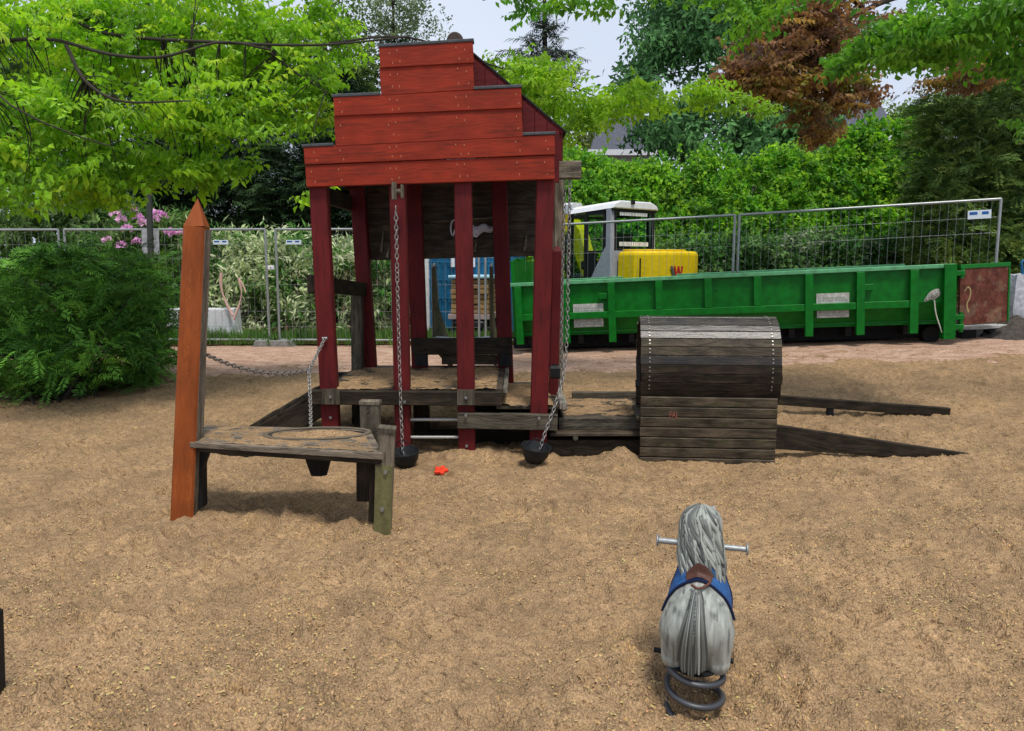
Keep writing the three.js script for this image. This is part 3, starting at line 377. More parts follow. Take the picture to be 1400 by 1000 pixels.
// ---------------------------------------------------------------- spring horse
{
  const base = GT(949, 962), t = thing('spring_horse', 'grey dapple spring rider horse with blue blanket seen from behind', 'spring rider', base); t.rotation.y = -.30; t.scale.set(.88, .90, 1); t.userData.local = true;
  const smin = (a, b, k) => { const h = clamp(.5 + .5 * (b - a) / k); return lerp(b, a, h) - k * h * (1 - h); };
  const ell = (p, c, r) => { const x = (p[0] - c[0]) / r[0], y = (p[1] - c[1]) / r[1], z = (p[2] - c[2]) / r[2], k0 = Math.hypot(x, y, z), k1 = Math.hypot(x / r[0], y / r[1], z / r[2]); return k0 < 1e-6 ? -Math.min(...r) : k0 * (k0 - 1) / k1; };
  const cap = (p, a, b, ra, rb) => { const ax = p[0] - a[0], ay = p[1] - a[1], az = p[2] - a[2], bx = b[0] - a[0], by = b[1] - a[1], bz = b[2] - a[2], h = clamp((ax * bx + ay * by + az * bz) / (bx * bx + by * by + bz * bz)); return Math.hypot(ax - bx * h, ay - by * h, az - bz * h) - lerp(ra, rb, h); };
  const sdf = (x, y, z) => {
    const p = [x, y, z], q = [Math.abs(x), y, z];
    let d = ell(p, [0, .33, -.03], [.135, .138, .15]); d = smin(d, ell(p, [0, .33, -.15], [.122, .125, .17]), .06); d = smin(d, ell(p, [0, .36, -.25], [.112, .14, .11]), .06);
    d = smin(d, cap(q, [.07, .30, .0], [.085, .205, .02], .075, .052), .05); d = smin(d, cap(q, [.06, .30, -.26], [.065, .2, -.35], .06, .042), .05); d = smin(d, cap(q, [.065, .19, -.35], [.065, .18, -.29], .04, .034), .03);
    d = smin(d, cap(p, [0, .41, -.14], [0, .66, -.215], .096, .074), .06); d = smin(d, cap(p, [0, .665, -.24], [0, .575, -.395], .07, .045), .05); d = smin(d, ell(p, [0, .57, -.41], [.042, .046, .05]), .03);
    d = smin(d, cap(q, [.034, .70, -.265], [.04, .73, -.285], .017, .005), .012); d = smin(d, ell(q, [.052, .65, -.305], [.018, .018, .02]), .012);
    d = smin(d, ell(p, [0, .23, -.12], [.085, .075, .16]), .06);
    return d + .0022 * n3(x * 26, y * 7, z * 26);
  };
  function surf(cx, cy, cz, half, res) {
    const mc = new MarchingCubes(res, new THREE.MeshBasicMaterial(), false, false, 120000), s = res, hs = s / 2; mc.isolation = 0;
    for (let k = 0; k < s; k++) for (let j = 0; j < s; j++) for (let i = 0; i < s; i++) mc.field[k * s * s + j * s + i] = -sdf(cx + (i - hs) / hs * half, cy + (j - hs) / hs * half, cz + (k - hs) / hs * half);
    mc.update(); const n = mc.count ?? mc.geometry.drawRange.count, g = new THREE.BufferGeometry(), P = new Float32Array(mc.positionArray.slice(0, n * 3)), N = new Float32Array(n * 3), C = new Float32Array(n * 3);
    for (let i = 0; i < n; i++) { const x = P[i * 3] = cx + P[i * 3] * half, y = P[i * 3 + 1] = cy + P[i * 3 + 1] * half, z = P[i * 3 + 2] = cz + P[i * 3 + 2] * half, e = .002; const v = V(sdf(x + e, y, z) - sdf(x - e, y, z), sdf(x, y + e, z) - sdf(x, y - e, z), sdf(x, y, z + e) - sdf(x, y, z - e)).normalize(); N.set([v.x, v.y, v.z], i * 3); const st = .5 + .5 * n3(x * 60, y * 4, z * 20), sp = ss(.25, .7, n3(x * 22, y * 14, z * 22 + 5) + .3 * n3(x * 90, y * 70, z * 90)), bl = .8 * ss(.22, .7, n3(x * 55 + 9, y * 4, z * 18) * .7 + .4 * n3(x * 20, y * 8, z * 20 + 30)); const k = (.20 + .20 * st) * (1 - .2 * sp) * (1 - .8 * bl); C.set([k * .96, k * 1.0, k * .9], i * 3); }
    g.setAttribute('position', new THREE.BufferAttribute(P, 3)); g.setAttribute('normal', new THREE.BufferAttribute(N, 3)); g.setAttribute('color', new THREE.BufferAttribute(C, 3)); return g;
  }
  lpart(t, 'body', surf(0, .43, -.17, .42, 104), new THREE.MeshStandardMaterial({ vertexColors: true, roughness: .5 }));
  // mane and tail: sculpted locks
  const neckAt = y => { const f = clamp((y - .41) / .25); return { z: lerp(-.14, -.215, f), r: lerp(.096, .074, f) + .006 }; }, hair = [lin(.19, .20, .175), lin(.11, .115, .105), lin(.29, .305, .27), lin(.045, .047, .043)].map(c => new THREE.MeshStandardMaterial({ color: c, roughness: .55, map: null }));
  for (let i = 0; i < 40; i++) { const f0 = -2.3 + 2.7 * (i / 39) + rr(-.06, .06), y0 = .697 - .026 * Math.abs(f0 + .1) - rr(0, .01), y1 = lerp(.49, .445, clamp((f0 + 1.3) / 2)) + rr(-.012, .012), pts = []; for (let k = 0; k <= 6; k++) { const s = k / 6, y = lerp(.742, y1, s ** 1.1), ph = f0 + 1.35 * s + .16 * Math.sin(s * 7 + i), n = neckAt(y), r = (y > .66 ? Math.sqrt(Math.max(.0002, .085 ** 2 - (y - .66) ** 2)) : n.r + .004) + .005 * Math.sin(s * 3.1); pts.push([Math.sin(ph) * r, y + .004, n.z - .012 * (1 - s) + Math.cos(ph) * r]); } lpart(t, 'mane_lock', tube(pts, s => .0135 * (1 - .7 * s ** 3) * (.5 + .5 * Math.min(1, s * 5)), 16, 6), hair[[0, 1, 2, 1, 3][Math.floor(R() * 5)]]); }
  for (let i = 0; i < 16; i++) { const u = i / 15 * 2 - 1, xb = u * .052 - .008 + rr(-.006, .006), pts = [[u * .008, .482, .0], [u * .014, .478, .035]]; for (let k = 0; k <= 6; k++) { const y = lerp(.455, .185 + .03 * Math.abs(u) + rr(-.01, .01), k / 6), x = lerp(u * .02, xb, Math.sin(k / 6 * 1.57)), q = Math.max(0, 1 - (Math.max(0, y - .34) / .14) ** 2 - (x / .137) ** 2); pts.push([x, y, -.03 + .15 * Math.sqrt(q) * (y < .34 ? 1 - .12 * ((.34 - y) / .2) : 1) + .012 * (1 - u * u) + .004]); } lpart(t, 'tail_lock', tube(pts, s => .0105 * Math.min(1, .45 + s * 3) * (1 - .6 * s ** 4), 26, 6), hair[[1, 3, 0, 1, 2, 3, 1][i % 7]]); }
  // blanket and saddle
  const hide = (a, z, o) => { let lo = .02, hi = .3; for (let i = 0; i < 24; i++) { const m = (lo + hi) / 2; sdf(Math.sin(a) * m, .30 + Math.cos(a) * m, z) < o ? lo = m : hi = m; } return V(Math.sin(a) * lo, .30 + Math.cos(a) * lo, z); };
  const blue = std([.035, .13, .36], { map: T_speck, roughness: .7 }), navy = std([.006, .012, .045], { roughness: .7 });
  lpart(t, 'blanket', patch(44, 16, (u, v) => hide(lerp(-1.25, 1.25, u), lerp(-.2, -.055, v), .006)), blue); for (const z of [-.053, -.202]) lpart(t, 'blanket_trim', tube(Array.from({ length: 15 }, (_, i) => hide(lerp(-1.25, 1.25, i / 14), z, .006)), .0055, 50, 6), navy);
  for (const s of [-1, 1]) lpart(t, 'blanket_trim', tube([0, 1, 2, 3].map(i => hide(s * 1.25, lerp(-.2, -.055, i / 3), .006)), .0055, 12, 6), navy);
  lpart(t, 'saddle', patch(26, 14, (u, v) => { const p = hide(lerp(-.26, .26, u), lerp(-.075, -.052, v), .012); p.y += .003 * ss(.6, 1, v) * Math.cos((u - .5) * 2.6) + .02 * ss(.3, 0, v) * Math.cos((u - .5) * 3); return p; }), std([.11, .045, .03], { map: T_speck, roughness: .5 })); lpart(t, 'crupper_strap', tube([[.035, .5, -.1], [.045, .492, -.06], [.025, .487, -.02], [.0, .49, .01], [-.025, .487, -.02]], .006, 20, 5), std([.11, .045, .03], { roughness: .5 }));
  // handlebar
  lpart(t, 'handlebar', cyl([-.182, .59, -.19], [.182, .59, -.19], .013, .012, 14), M.galv); for (const s of [-1, 1]) lpart(t, 'end_flange', lathe([[0, -.005], [.024, -.004], [.026, 0], [.024, .004], [0, .005]], 18).rotateZ(Math.PI / 2).translate(s * .187, .59, -.19), M.galv);
  // eyes, hooves
  for (const s of [-1, 1]) { lpart(t, 'eye', (() => { const g = new THREE.SphereGeometry(.011, 12, 8); g.translate(s * .062, .653, -.312); return g; })(), M.black); }
  // coil spring and its plates
  const hel = []; for (let i = 0; i <= 90; i++) { const a = i / 90 * 6.2832 * 2.6; hel.push(V(Math.cos(a) * .112, -.055 + i / 90 * .235, -.005 + Math.sin(a) * .112)); } lpart(t, 'coil_spring', tube(hel, .0135, 200, 8), std([.06, .063, .07], { metalness: .4, roughness: .45 })); lpart(t, 'spring_plate', lathe([[0, .17], [.1, .17], [.105, .18], [0, .185]], 28).translate(0, 0, -.005), M.black); lpart(t, 'foot_rest', cyl([-.175, .175, -.05], [.15, .175, -.05], .011, .011, 8), M.black);
}
// ---------------------------------------------------------------- roll-off container
const frameOf = (L, Rr) => { const ex = Rr.clone().sub(L).normalize(), ez = ex.clone().cross(V(0, 1, 0)).normalize(), ey = ez.clone().cross(ex); return { ex, ey, ez, L, q: new THREE.Quaternion().setFromRotationMatrix(new THREE.Matrix4().makeBasis(ex, ey, ez)) }; };
{
  const f = frameOf(V(.04, gh(.04, -11.8), -11.8), V(6.12, gh(6.12, -10.6) + .01, -10.6)), t = thing('roll_off_container', 'green steel roll-off container with rusty open door beside the fence', 'skip container', f.L); t.quaternion.copy(f.q); t.userData.local = true;
  const at = (px, py) => { const r = rayOf(px, py), k = f.L.clone().sub(V(0, HEYE, 0)).dot(f.ez) / r.dot(f.ez), p = r.multiplyScalar(k).add(V(0, HEYE, 0)).sub(f.L); return [p.dot(f.ex), p.dot(f.ey)]; };
  const L = at(1304, 400)[0], H = at(1000, 375)[1] + .01, D = 2.3, yr = at(1000, 424)[1], yb = at(1000, 447)[1], yf = at(1000, 463)[1], q = (n, ...a) => lpart(t, n, ...a);
  q('side_wall', merge([box(.0, L, yr, H - .05, -.07, -.04), beam([0, (yr + yb) / 2, -.13], [L, (yr + yb) / 2, -.13], .03, yr - yb + .05, { up: V(0, 1, .55) })]), M.green); q('side_wall', box(0, L, .3, H - .05, -D, -D + .03), M.green);
  q('floor', box(0, L, .28, .32, -D + .03, -.16), M.green); q('end_wall', box(0, .05, .28, H + .34, -D, -.02), M.green);
  q('top_rim', box(-.02, L, H - .055, H, -.09, .02), M.greenRim); q('top_rim', box(-.02, L, H - .055, H, -D - .02, -D + .09), M.greenRim); q('side_rail', box(.05, at(1250, 410)[0], yr - .055, yr + .045, -.04, .03), M.green);
  for (const [a, long] of [[710, 1], [774, 1], [837, 1], [902, 0], [969, 0], [1036, 0], [1106, 1], [1176, 1], [1249, 1]]) { const x = at(a, 430)[0], w = .052; q('rib', box(x - w, x + w, long ? yf : yr + .048, H - .058, -.038, long ? .046 : .03), M.green); }
  q('corner_post', box(L - .13, L + .02, .08, H - .002, -.12, .05), M.green); for (const y of [H * .88, H * .34, H * .22]) q('hinge', merge([box(L + .02, L + .13, y - .035, y + .035, -.06, .035), cyl([L + .1, y - .07, 0], [L + .1, y + .07, 0], .03, .03, 10)]), M.green);
  for (const z of [-.55, -1.75]) q('skid_rail', box(-.1, L, .06, .28, z - .08, z + .08), M.chassis); for (let i = 0; i < 8; i++) q('cross_member', box(L * i / 8 + .2, L * i / 8 + .28, .14, .3, -D + .1, -.2), M.chassis);
  for (const x of [.5, L - .18]) for (const z of [-.4, -D + .3]) q('roller', cyl([x, .12, z - .12], [x, .12, z + .12], .12, .12, 16), M.chassis);
  q('hook_frame', merge([box(-.12, .02, .1, 1.5, -1.3, -1.2), box(-.12, .02, .1, 1.5, -1.0, -.9), cyl([-.05, 1.45, -1.3], [-.05, 1.45, -.9], .05, .05, 10)]), M.green); for (const [px, py] of [[825, 405], [1188, 393]]) { const [x, y] = at(px, py); q('lug', box(x - .06, x + .06, y - .045, y + .045, -.039, .025), M.green); }
  // two dirty white notices, each crossed by the rail
  for (const [x0, y0, x1, y1] of [[783, 416.5, 825, 428], [784, 435, 825, 447], [1117, 402, 1162, 414], [1118, 423, 1162, 434]]) { const a = at(x0, y0), b = at(x1, y1), low = y0 > 434 || (x0 > 1000 && y0 > 420), z = low ? -.05 : -.037; const n = q('notice', box(a[0], b[0], Math.min(a[1], b[1]), Math.max(a[1], b[1]), z, z + .007, .001), M.pale); const li = []; for (let k = 0; k < (low ? 3 : 2); k++) { let x = a[0] + .02; while (x < b[0] - .05) { const w = rr(.015, .05); li.push(box(x, x + w, b[1] + (a[1] - b[1]) * (.22 + k * .24), b[1] + (a[1] - b[1]) * (.36 + k * .24), z + .0072, z + .0085, .0001)); x += w + rr(.008, .02); } } lpart(n, 'worn_print', merge(li), std([.30, .31, .28], { roughness: .9 }), 'stuff'); }
  // door swung open, its rusty inside to the front
  const dr = new THREE.Group(); dr.name = 'open_door'; dr.position.set(L + .1, 0, -.05); dr.rotation.y = .5; t.add(dr); const dw = .86, y0 = .26, y1 = H - .02; lpart(dr, 'door_sheet', box(0, dw, y0, y1, -.03, 0), M.rust); lpart(dr, 'door_frame', merge([box(-.01, dw + .03, y1 - .06, y1, -.05, .012), box(dw - .0, dw + .03, y0, y1 - .075, -.05, .012)]), M.green);
  q('rope_end', tube([[L + .12, H * .66, .06], [L + .15, H * .71, .08], [L + .18, H * .68, .08], [L + .18, H * .58, .07], [L + .15, H * .5, .06], [L + .17, H * .4, .06]], .009, 30, 5), std([.42, .34, .16]));
  const w = at(1276, 404), rag = thing('paper_rag', 'dirty white rag stuck on the green container near its corner post', 'rag', f.L); rag.quaternion.copy(f.q); lpart(rag, 'rag', patch(16, 14, (u, v) => { const a = u * 6.2832, r = v * (.10 + .03 * n2(u * 5, 2)); return V(w[0] + Math.cos(a) * r * 1 + Math.sin(a) * r * .3, w[1] + Math.sin(a) * r * .8 + Math.cos(a) * r * .25, -.02 + .03 * (1 - v) + .012 * n2(Math.cos(a) * v * 4, Math.sin(a) * v * 4)); }), std([.52, .52, .46], { map: T_speck, roughness: .9, side: THREE.DoubleSide })); lpart(rag, 'hanging_string', tube([[w[0] + .02, w[1] - .07, -.01], [w[0] + .04, w[1] - .25, -.0], [w[0] + .12, w[1] - .52, .01]], .009, 16, 5), std([.52, .52, .46]));
}
// ---------------------------------------------------------------- site fence
function fencePanel(a, b, label, plates = [], hgt = 2.0) {
  const t = thing('site_fence_panel', label, 'fence panel', a.clone().lerp(b, .5), 'steel mesh panels of the site fence'), U = V(0, hgt, 0), y0 = V(0, .12, 0), at = (u, v) => a.clone().lerp(b, u).add(V(0, .12 + v * (hgt - .12), 0));
  part(t, 'frame', merge([cyl(at(0, -.05), at(0, 1), .021), cyl(at(1, -.05), at(1, 1), .021), cyl(at(0, .995), at(1, .995), .020), cyl(at(0, 0), at(1, 0), .018)]), M.galv);
  const L = a.distanceTo(b), w = [], n = Math.round(L / .115); for (let i = 1; i < n; i++) w.push(cyl(at(i / n, 0), at(i / n, 1), .002, .002, 4)); for (const v of [.12, .26, .5, .74, .86]) w.push(cyl(at(0, v), at(1, v), .0018, .0018, 4)); part(t, 'wire_mesh', merge(w), M.galv, 'stuff');
  const nrm = b.clone().sub(a).normalize().cross(V(0, 1, 0)); if (nrm.z < 0) nrm.negate();
  for (const [u, v, wd, h] of plates) { const c = at(u, v).addScaledVector(nrm, .02), d = b.clone().sub(a).normalize(); const m = part(t, 'sign_plate', beam(c.clone().addScaledVector(d, -wd / 2), c.clone().addScaledVector(d, wd / 2), .006, h, { ch: .002 }), std([.62, .70, .76], { roughness: .35 })); for (const [o, l] of [[-.26, .34], [.24, .28]]) part(m, 'blue_mark', beam(c.clone().addScaledVector(d, wd * (o - l / 2)).addScaledVector(nrm, .0036).add(V(0, h * .16, 0)), c.clone().addScaledVector(d, wd * (o + l / 2)).addScaledVector(nrm, .0036).add(V(0, h * .16, 0)), .002, h * .34, { ch: .0005 }), std([.02, .10, .34], { roughness: .35 })); }
  return t;
}
const fa = (px, d) => { const x = (px - 700) / FPX * d; return V(x, gh(x, -d), -d); };
fencePanel(fa(-200, 13.35), fa(88, 13.25), 'steel mesh fence panel behind the dark yew bush');
fencePanel(fa(96, 13.25), fa(367, 13.15), 'steel mesh fence panel in front of the white barrier block', [[.78, .88, .26, .075]]);
fencePanel(fa(381, 13.15), fa(655, 13.0), 'steel mesh fence panel before the variegated shrubs, behind playhouse', [[.09, .88, .26, .075], [.62, .9, .26, .075]]);
fencePanel(fa(664, 12.95), fa(1000, 12.15), 'steel mesh fence panel crossing in front of the excavator');
fencePanel(fa(1006, 12.15), fa(1356, 11.35), 'steel mesh fence panel with free end post beside dark evergreen', [[.925, .885, .31, .125]]);
const foot = (p, label) => { const t = thing('ballast_block', label, 'ballast block', p, 'concrete feet of the site fence'), g = prism([[-.36, 0], [.36, 0], [.30, .13], [-.30, .13]], -.12, .12, .012); g.translate(p.x, p.y - .01, p.z); part(t, 'block', g, M.concrete); part(t, 'socket', cyl(p.clone().add(V(0, .11, 0)), p.clone().add(V(0, .15, 0)), .05, .05, 10), M.black); };
foot(fa(374, 13.1), 'grey concrete fence foot beside the white barrier block'); foot(fa(1003, 12.15), 'grey concrete fence foot behind the green container'); foot(fa(1356, 11.35), 'grey concrete fence foot under the free end post'); foot(fa(92, 13.25), 'grey concrete fence foot behind the dark yew bush'); foot(fa(660, 12.97), 'grey concrete fence foot behind the playhouse slide');
{ const p = fa(374, 13.1).add(V(0, 1.35, .04)), t = thing('fence_clamp', 'small white clamp joining two fence panels above concrete foot', 'clamp', p); part(t, 'clamp', beam(p.clone().add(V(-.05, 0, 0)), p.clone().add(V(.05, 0, 0)), .05, .07, { ch: .012 }), M.white); part(t, 'clamp_bolt', bolts([[p.clone().add(V(0, 0, .02))]], .012), M.steel); }

// ---------------------------------------------------------------- excavator
{
  const th = -2.36, pos = V(2.15, gh(2.15, -14.7), -14.75), t = thing('mini_excavator', 'yellow and grey mini excavator with glazed cab behind the fence', 'excavator', pos); t.rotation.y = Math.PI - .92; t.userData.local = true; // x forward, z to its right
  const q = (n, ...a) => lpart(t, n, ...a);
  for (const z of [-.72, .72]) { const tr = q('track', prism([[-1.1, .08], [-.95, .02], [.95, .02], [1.1, .08], [1.2, .28], [1.1, .48], [.95, .55], [-.95, .55], [-1.1, .48], [-1.2, .28]], z - .2, z + .2, .02), M.rubber); lpart(tr, 'roller', cyl([.85, .28, z - .21], [.85, .28, z + .21], .2, .2, 16), M.chassis); }
  q('undercarriage', box(-.8, .8, .25, .6, -.5, .5), M.chassis); q('slew_ring', cyl([0, .6, 0], [0, .75, 0], .45, .45, 24), M.chassis); q('dozer_blade', box(1.5, 1.56, .1, .5, -.95, .95), M.yellow);
  // upper structure: rounded tail as outline in plan, extruded up
  const tail = (y0, y1, xr, bev, o = 0) => { const pts = []; for (let i = 0; i <= 20; i++) { const a = lerp(-1, 1, i / 20), z = a * (.80 - o); pts.push([-xr + o + .42 * Math.abs(a) ** 3.2, z]); } pts.push([-.62, .80 - o], [-.62, -.80 + o]); const s = new THREE.Shape(pts.map(p => new THREE.Vector2(p[0], -p[1]))), g = new THREE.ExtrudeGeometry(s, { depth: y1 - y0 - bev * 2, bevelEnabled: true, bevelSize: bev, bevelThickness: bev, bevelOffset: -bev, bevelSegments: 3 }); g.rotateX(-Math.PI / 2); g.translate(0, y0 + bev, 0); return plain(g); };
  q('counterweight', tail(.72, 1.53, 1.42, .075), M.yellow); q('engine_hood', tail(1.532, 1.56, 1.30, .012, .1), M.yellow); q('panel_gap', box(-1.16, -1.135, .8, 1.4, -.803, -.79, .001), M.chassis); q('deck', box(-.62, .95, .72, .86, -.93, .93), M.chassis); q('side_hood', box(-.6, .8, .86, 1.42, .28, .80, .05), M.yellow);
  
  // cab
  const X0 = -.58, X1 = .66, Z0 = -.95, Z1 = .24, Y0 = .86, Y1 = 2.38, pil = (n, x0, z0, x1, z1, r = .07, m = M.cabGrey) => q(n, beam([x0, Y0, z0], [x1, Y1 - .06, z1], r, r, { up: [0, 0, 1], ch: .02 }), m);
  pil('pillar', X0 + .04, Z0 + .04, X0 + .08, Z0 + .08, .10); pil('pillar', X0 + .04, Z1 - .04, X0 + .08, Z1 - .08, .09); pil('pillar', X1 - .02, Z0 + .04, X1 - .14, Z0 + .08, .06, M.black); pil('pillar', X1 - .02, Z1 - .04, X1 - .14, Z1 - .08, .06, M.black);
  const side = prism([[X0, Y0], [X0 + .62, Y0], [X0 + .22, 1.5], [X0 + .13, 1.62], [X0 + .13, Y1 - .1], [X0 + .02, Y1 - .1]], -.02, .02, .006); side.translate(0, 0, Z0 + .018); q('side_panel', side, M.cabGrey);
  q('rear_panel', box(X0, X0 + .03, Y0, 1.54, Z0 + .05, Z1), M.cabGrey);
  const roof = prism([[Z0, Y1 - .10], [Z0 + .05, Y1 - .02], [Z0 + .2, Y1 + .04], [Z1 - .2, Y1 + .04], [Z1 - .05, Y1 - .02], [Z1, Y1 - .10]], -(X1 - .06), -(X0 - .03), .025); roof.rotateY(-Math.PI / 2); { const p = roof.attributes.position; let mn = 1e9, mx = -1e9; for (let i = 0; i < p.count; i++) { mn = Math.min(mn, p.getX(i)); mx = Math.max(mx, p.getX(i)); } roof.translate(X0 - .03 - mn, 0, 0); for (let i = 0; i < p.count; i++) { const k = ss(X0 + .7, X1, p.getX(i)); p.setY(i, p.getY(i) - .06 * k); } } q('roof', roof, M.white); q('roof_trim', box(X0 + .0, X1 - .12, Y1 - .145, Y1 - .10, Z0 + .03, Z1 - .03), M.black);
  // door and windows: black rubber frames round thin panes
  const ring = (x0, x1, y0, y1, w) => [[[x0, y0], [x1, y0]], [[x1, y0], [x1, y1]], [[x1, y1], [x0, y1]], [[x0, y1], [x0, y0]]].map(([a, b]) => [a, b, w]);
  const win = (name, plane, x0, x1, y0, y1, z) => { const P = (a) => plane === 'side' ? V(a[0], a[1], z) : V(z, a[1], a[0]); const w = q(name, merge(ring(x0, x1, y0, y1, .05).map(([a, b, k]) => beam(P(a), P(b), k, k, { up: plane === 'side' ? [0, 0, 1] : [1, 0, 0] }))), M.black); const c = P([(x0 + x1) / 2, (y0 + y1) / 2]); lpart(w, 'pane', plane === 'side' ? box(x0, x1, y0, y1, z - .004, z + .004, .0005) : box(z - .004, z + .004, y0, y1, x0, x1, .0005), M.glass); return w; };
  win('side_window', 'side', X0 + .20, X0 + .66, 1.52, Y1 - .17, Z0 + .035); win('door_window', 'side', X0 + .70, X1 - .08, 1.05, Y1 - .2, Z0 + .04); win('rear_window', 'rear', Z0 + .12, Z1 - .09, 1.56, Y1 - .13, X0 + .03); win('front_window', 'rear', Z0 + .12, Z1 - .12, 1.0, Y1 - .2, X1 - .08); win('side_window', 'side', X0 + .2, X1 - .1, 1.5, Y1 - .17, Z1 - .03);
  q('door_panel', box(X0 + .64, X1 - .1, Y0, 1.04, Z0 + .02, Z0 + .05), M.black); q('door_panel', box(X0 + .42, X0 + .7, Y0 + .02, 1.5, Z0 + .045, Z0 + .06), M.black);
  q('seat', merge([box(X0 + .3, X0 + .8, 1.1, 1.22, -.7, -.22, .04), beam([X0 + .28, 1.2, -.46], [X0 + .18, 1.85, -.46], .46, .12, { up: [1, 0, 0], ch: .04 })]), M.black); q('control_console', box(X0 + .5, X0 + .9, 1.2, 1.36, -.84, -.72, .03), M.black); q('cab_floor', box(X0, X1, Y0 - .02, Y0 + .03, Z0 + .05, Z1), M.black);
  const lab = (y, h) => { const li = []; let z = Z0 + .22; while (z < Z1 - .26) { const w = rr(.02, .05); li.push(box(X0 + .008, X0 + .012, y - h / 2, y + h / 2, z, z + w, .0005)); z += w + .012; } q('window_lettering', merge(li), M.white, 'stuff'); }; lab(2.19, .06); lab(1.66, .075);
  q('grab_rail', tube([[X1 - .1, 1.1, Z0 - .0], [X1 - .1, 1.15, Z0 - .05], [X1 - .14, 1.9, Z0 - .05], [X1 - .15, 1.95, Z0]], .014, 20, 6), M.black); q('work_light', box(X0 - .06, X0 - .02, Y1 - .02, Y1 + .05, -.5, -.42, .01), M.black);
  // boom
  const bm = (n, pts, w) => q(n, prism(pts, .12 - w / 2, .12 + w / 2, .015), M.yellow); bm('boom', [[.85, .9], [1.1, .85], [1.55, 1.7], [2.1, 2.35], [3.0, 2.6], [2.98, 2.75], [2.0, 2.62], [1.3, 2.0]], .24); bm('dipper_arm', [[2.85, 2.75], [3.15, 2.8], [3.5, 1.2], [3.35, 1.15]], .2); q('boom_guard', box(1.5, 1.9, 2.3, 2.55, -.02, .26, .04), M.white); q('bucket', prism([[3.2, 1.2], [3.6, 1.2], [3.55, .7], [3.2, .55], [3.0, .8]], -.25, .45, .02), M.chassis);
  q('hydraulic_ram', cyl([1.05, 1.1, .12], [1.9, 1.95, .12], .05, .04, 10), M.steel);
  // red letter on the tail
  const bf = await new FontLoader().loadAsync('fonts/droid/droid_sans_bold.typeface.json'), tg = new TextGeometry('W', { font: bf, size: .19, depth: .01, curveSegments: 4 }); tg.rotateY(-Math.PI / 2); tg.translate(-1.425, 1.08, -.25); q('letter', plain(tg), M.redMark);
  q('letter_bar', beam([-1.423, 1.27, -.31], [-1.423, 1.08, -.23], .05, .008, { up: [1, 0, 0] }), M.ink);
}
// ---------------------------------------------------------------- things about the building site
{ // blue site box
  const a = fa(584, 15.2), b = fa(702, 14.9), f = frameOf(a, b), L = a.distanceTo(b), H = 2.35, t = thing('site_box', 'blue corrugated steel site box seen through the playhouse', 'site container', a); t.quaternion.copy(f.q);
  const pts = []; const n = 14; for (let i = 0; i < n; i++) { const x = L * i / n, w = L / n; pts.push([x, 0], [x + w * .3, 0], [x + w * .42, .035], [x + w * .88, .035]); } pts.push([L, 0], [L, .1], [0, .1]); const g = prism(pts.map(p => [p[0], p[1]]), .15, H - .1); g.rotateX(-Math.PI / 2); g.translate(0, 0, 0); lpart(t, 'front_wall', g, M.blue); lpart(t, 'side_wall', box(0, .05, .15, H - .1, -2.2, -.1), M.blue); lpart(t, 'side_wall', box(L - .05, L, .15, H - .1, -2.2, -.1), M.blue); lpart(t, 'roof', box(-.02, L + .02, H - .1, H, -2.22, .03), M.blue); lpart(t, 'base_rail', box(-.02, L + .02, .02, .15, -2.2, .03), M.chassis);
  for (const [x, m] of [[.0, M.white], [L, M.blue]]) lpart(t, 'corner_post', box(x - .05, x + .05, .1, H + .01, -.06, .04), m); for (const x of [.54, .95]) lpart(t, 'lock_bar', box(x - .035, x + .035, 1.35, H - .15, .005, .04), M.white); for (const y of [.75, 1.1, 1.45]) lpart(t, 'cross_strap', box(.05, L - .05, y - .012, y + .012, .001, .012), M.blue);
}
{ // stacked timber
  const a = fa(616, 13.9), b = fa(668, 13.8), f = frameOf(a, b), L = a.distanceTo(b), t = thing('timber_stack', 'stack of pale wooden boards with a blue sheet on top behind slide', 'timber stack', a); t.quaternion.copy(f.q);
  const wood = [std([.46, .29, .13], { map: T_grain }), std([.36, .22, .11], { map: T_grain }), std([.55, .38, .19], { map: T_grain })]; let y = .52; for (let r = 0; r < 7; r++) { for (let i = 0; i < 4; i++) lpart(t, 'board', box(L * i / 4 + .006, L * (i + 1) / 4 - .006, y, y + .075, -1.6 + rr(-.05, .05), -.02 + rr(-.03, .03)), wood[(r * 3 + i * 2) % 3]); y += .09; } for (let r = 0; r < 3; r++) lpart(t, 'spacer', box(-.01, L + .01, .52 + .165 + r * .18, .52 + .18 + r * .18, -.3, -.22), wood[1]);
  lpart(t, 'cover_sheet', box(-.03, L + .03, y, y + .06, -1.65, .03, .02), std([.30, .50, .60], { roughness: .5 })); lpart(t, 'pallet', box(-.04, L + .04, .42, .51, -1.6, .03), std([.52, .40, .38], { map: T_grain }));
  for (const y of [.05, .23]) { const s = thing('black_sack', y < .1 ? 'black plastic sack lying lowest under the timber stack' : 'black plastic sack wedged beneath the wooden pallet', 'sack', a, 'black sacks under the timber'); s.quaternion.copy(f.q); const g = new THREE.SphereGeometry(1, 24, 16), p = g.attributes.position; for (let i = 0; i < p.count; i++) { const v = V(p.getX(i), p.getY(i), p.getZ(i)); v.multiplyScalar(1 + .09 * n3(v.x * 2 + y * 9, v.y * 2, v.z * 2)); const sg = x => Math.sign(x) * Math.abs(x) ** .5; p.setXYZ(i, L / 2 + sg(v.x) * (L / 2 + .02), y + .09 + sg(v.y) * .1, -.3 + sg(v.z) * .36); } g.computeVertexNormals(); lpart(s, 'sack', g, std([.02, .02, .025], { roughness: .32 })); lpart(s, 'tied_neck', cyl([L + .0, y + .1, -.2], [L + .12, y + .12, -.1], .05, .02, 8), std([.02, .02, .025], { roughness: .32 })); }
}
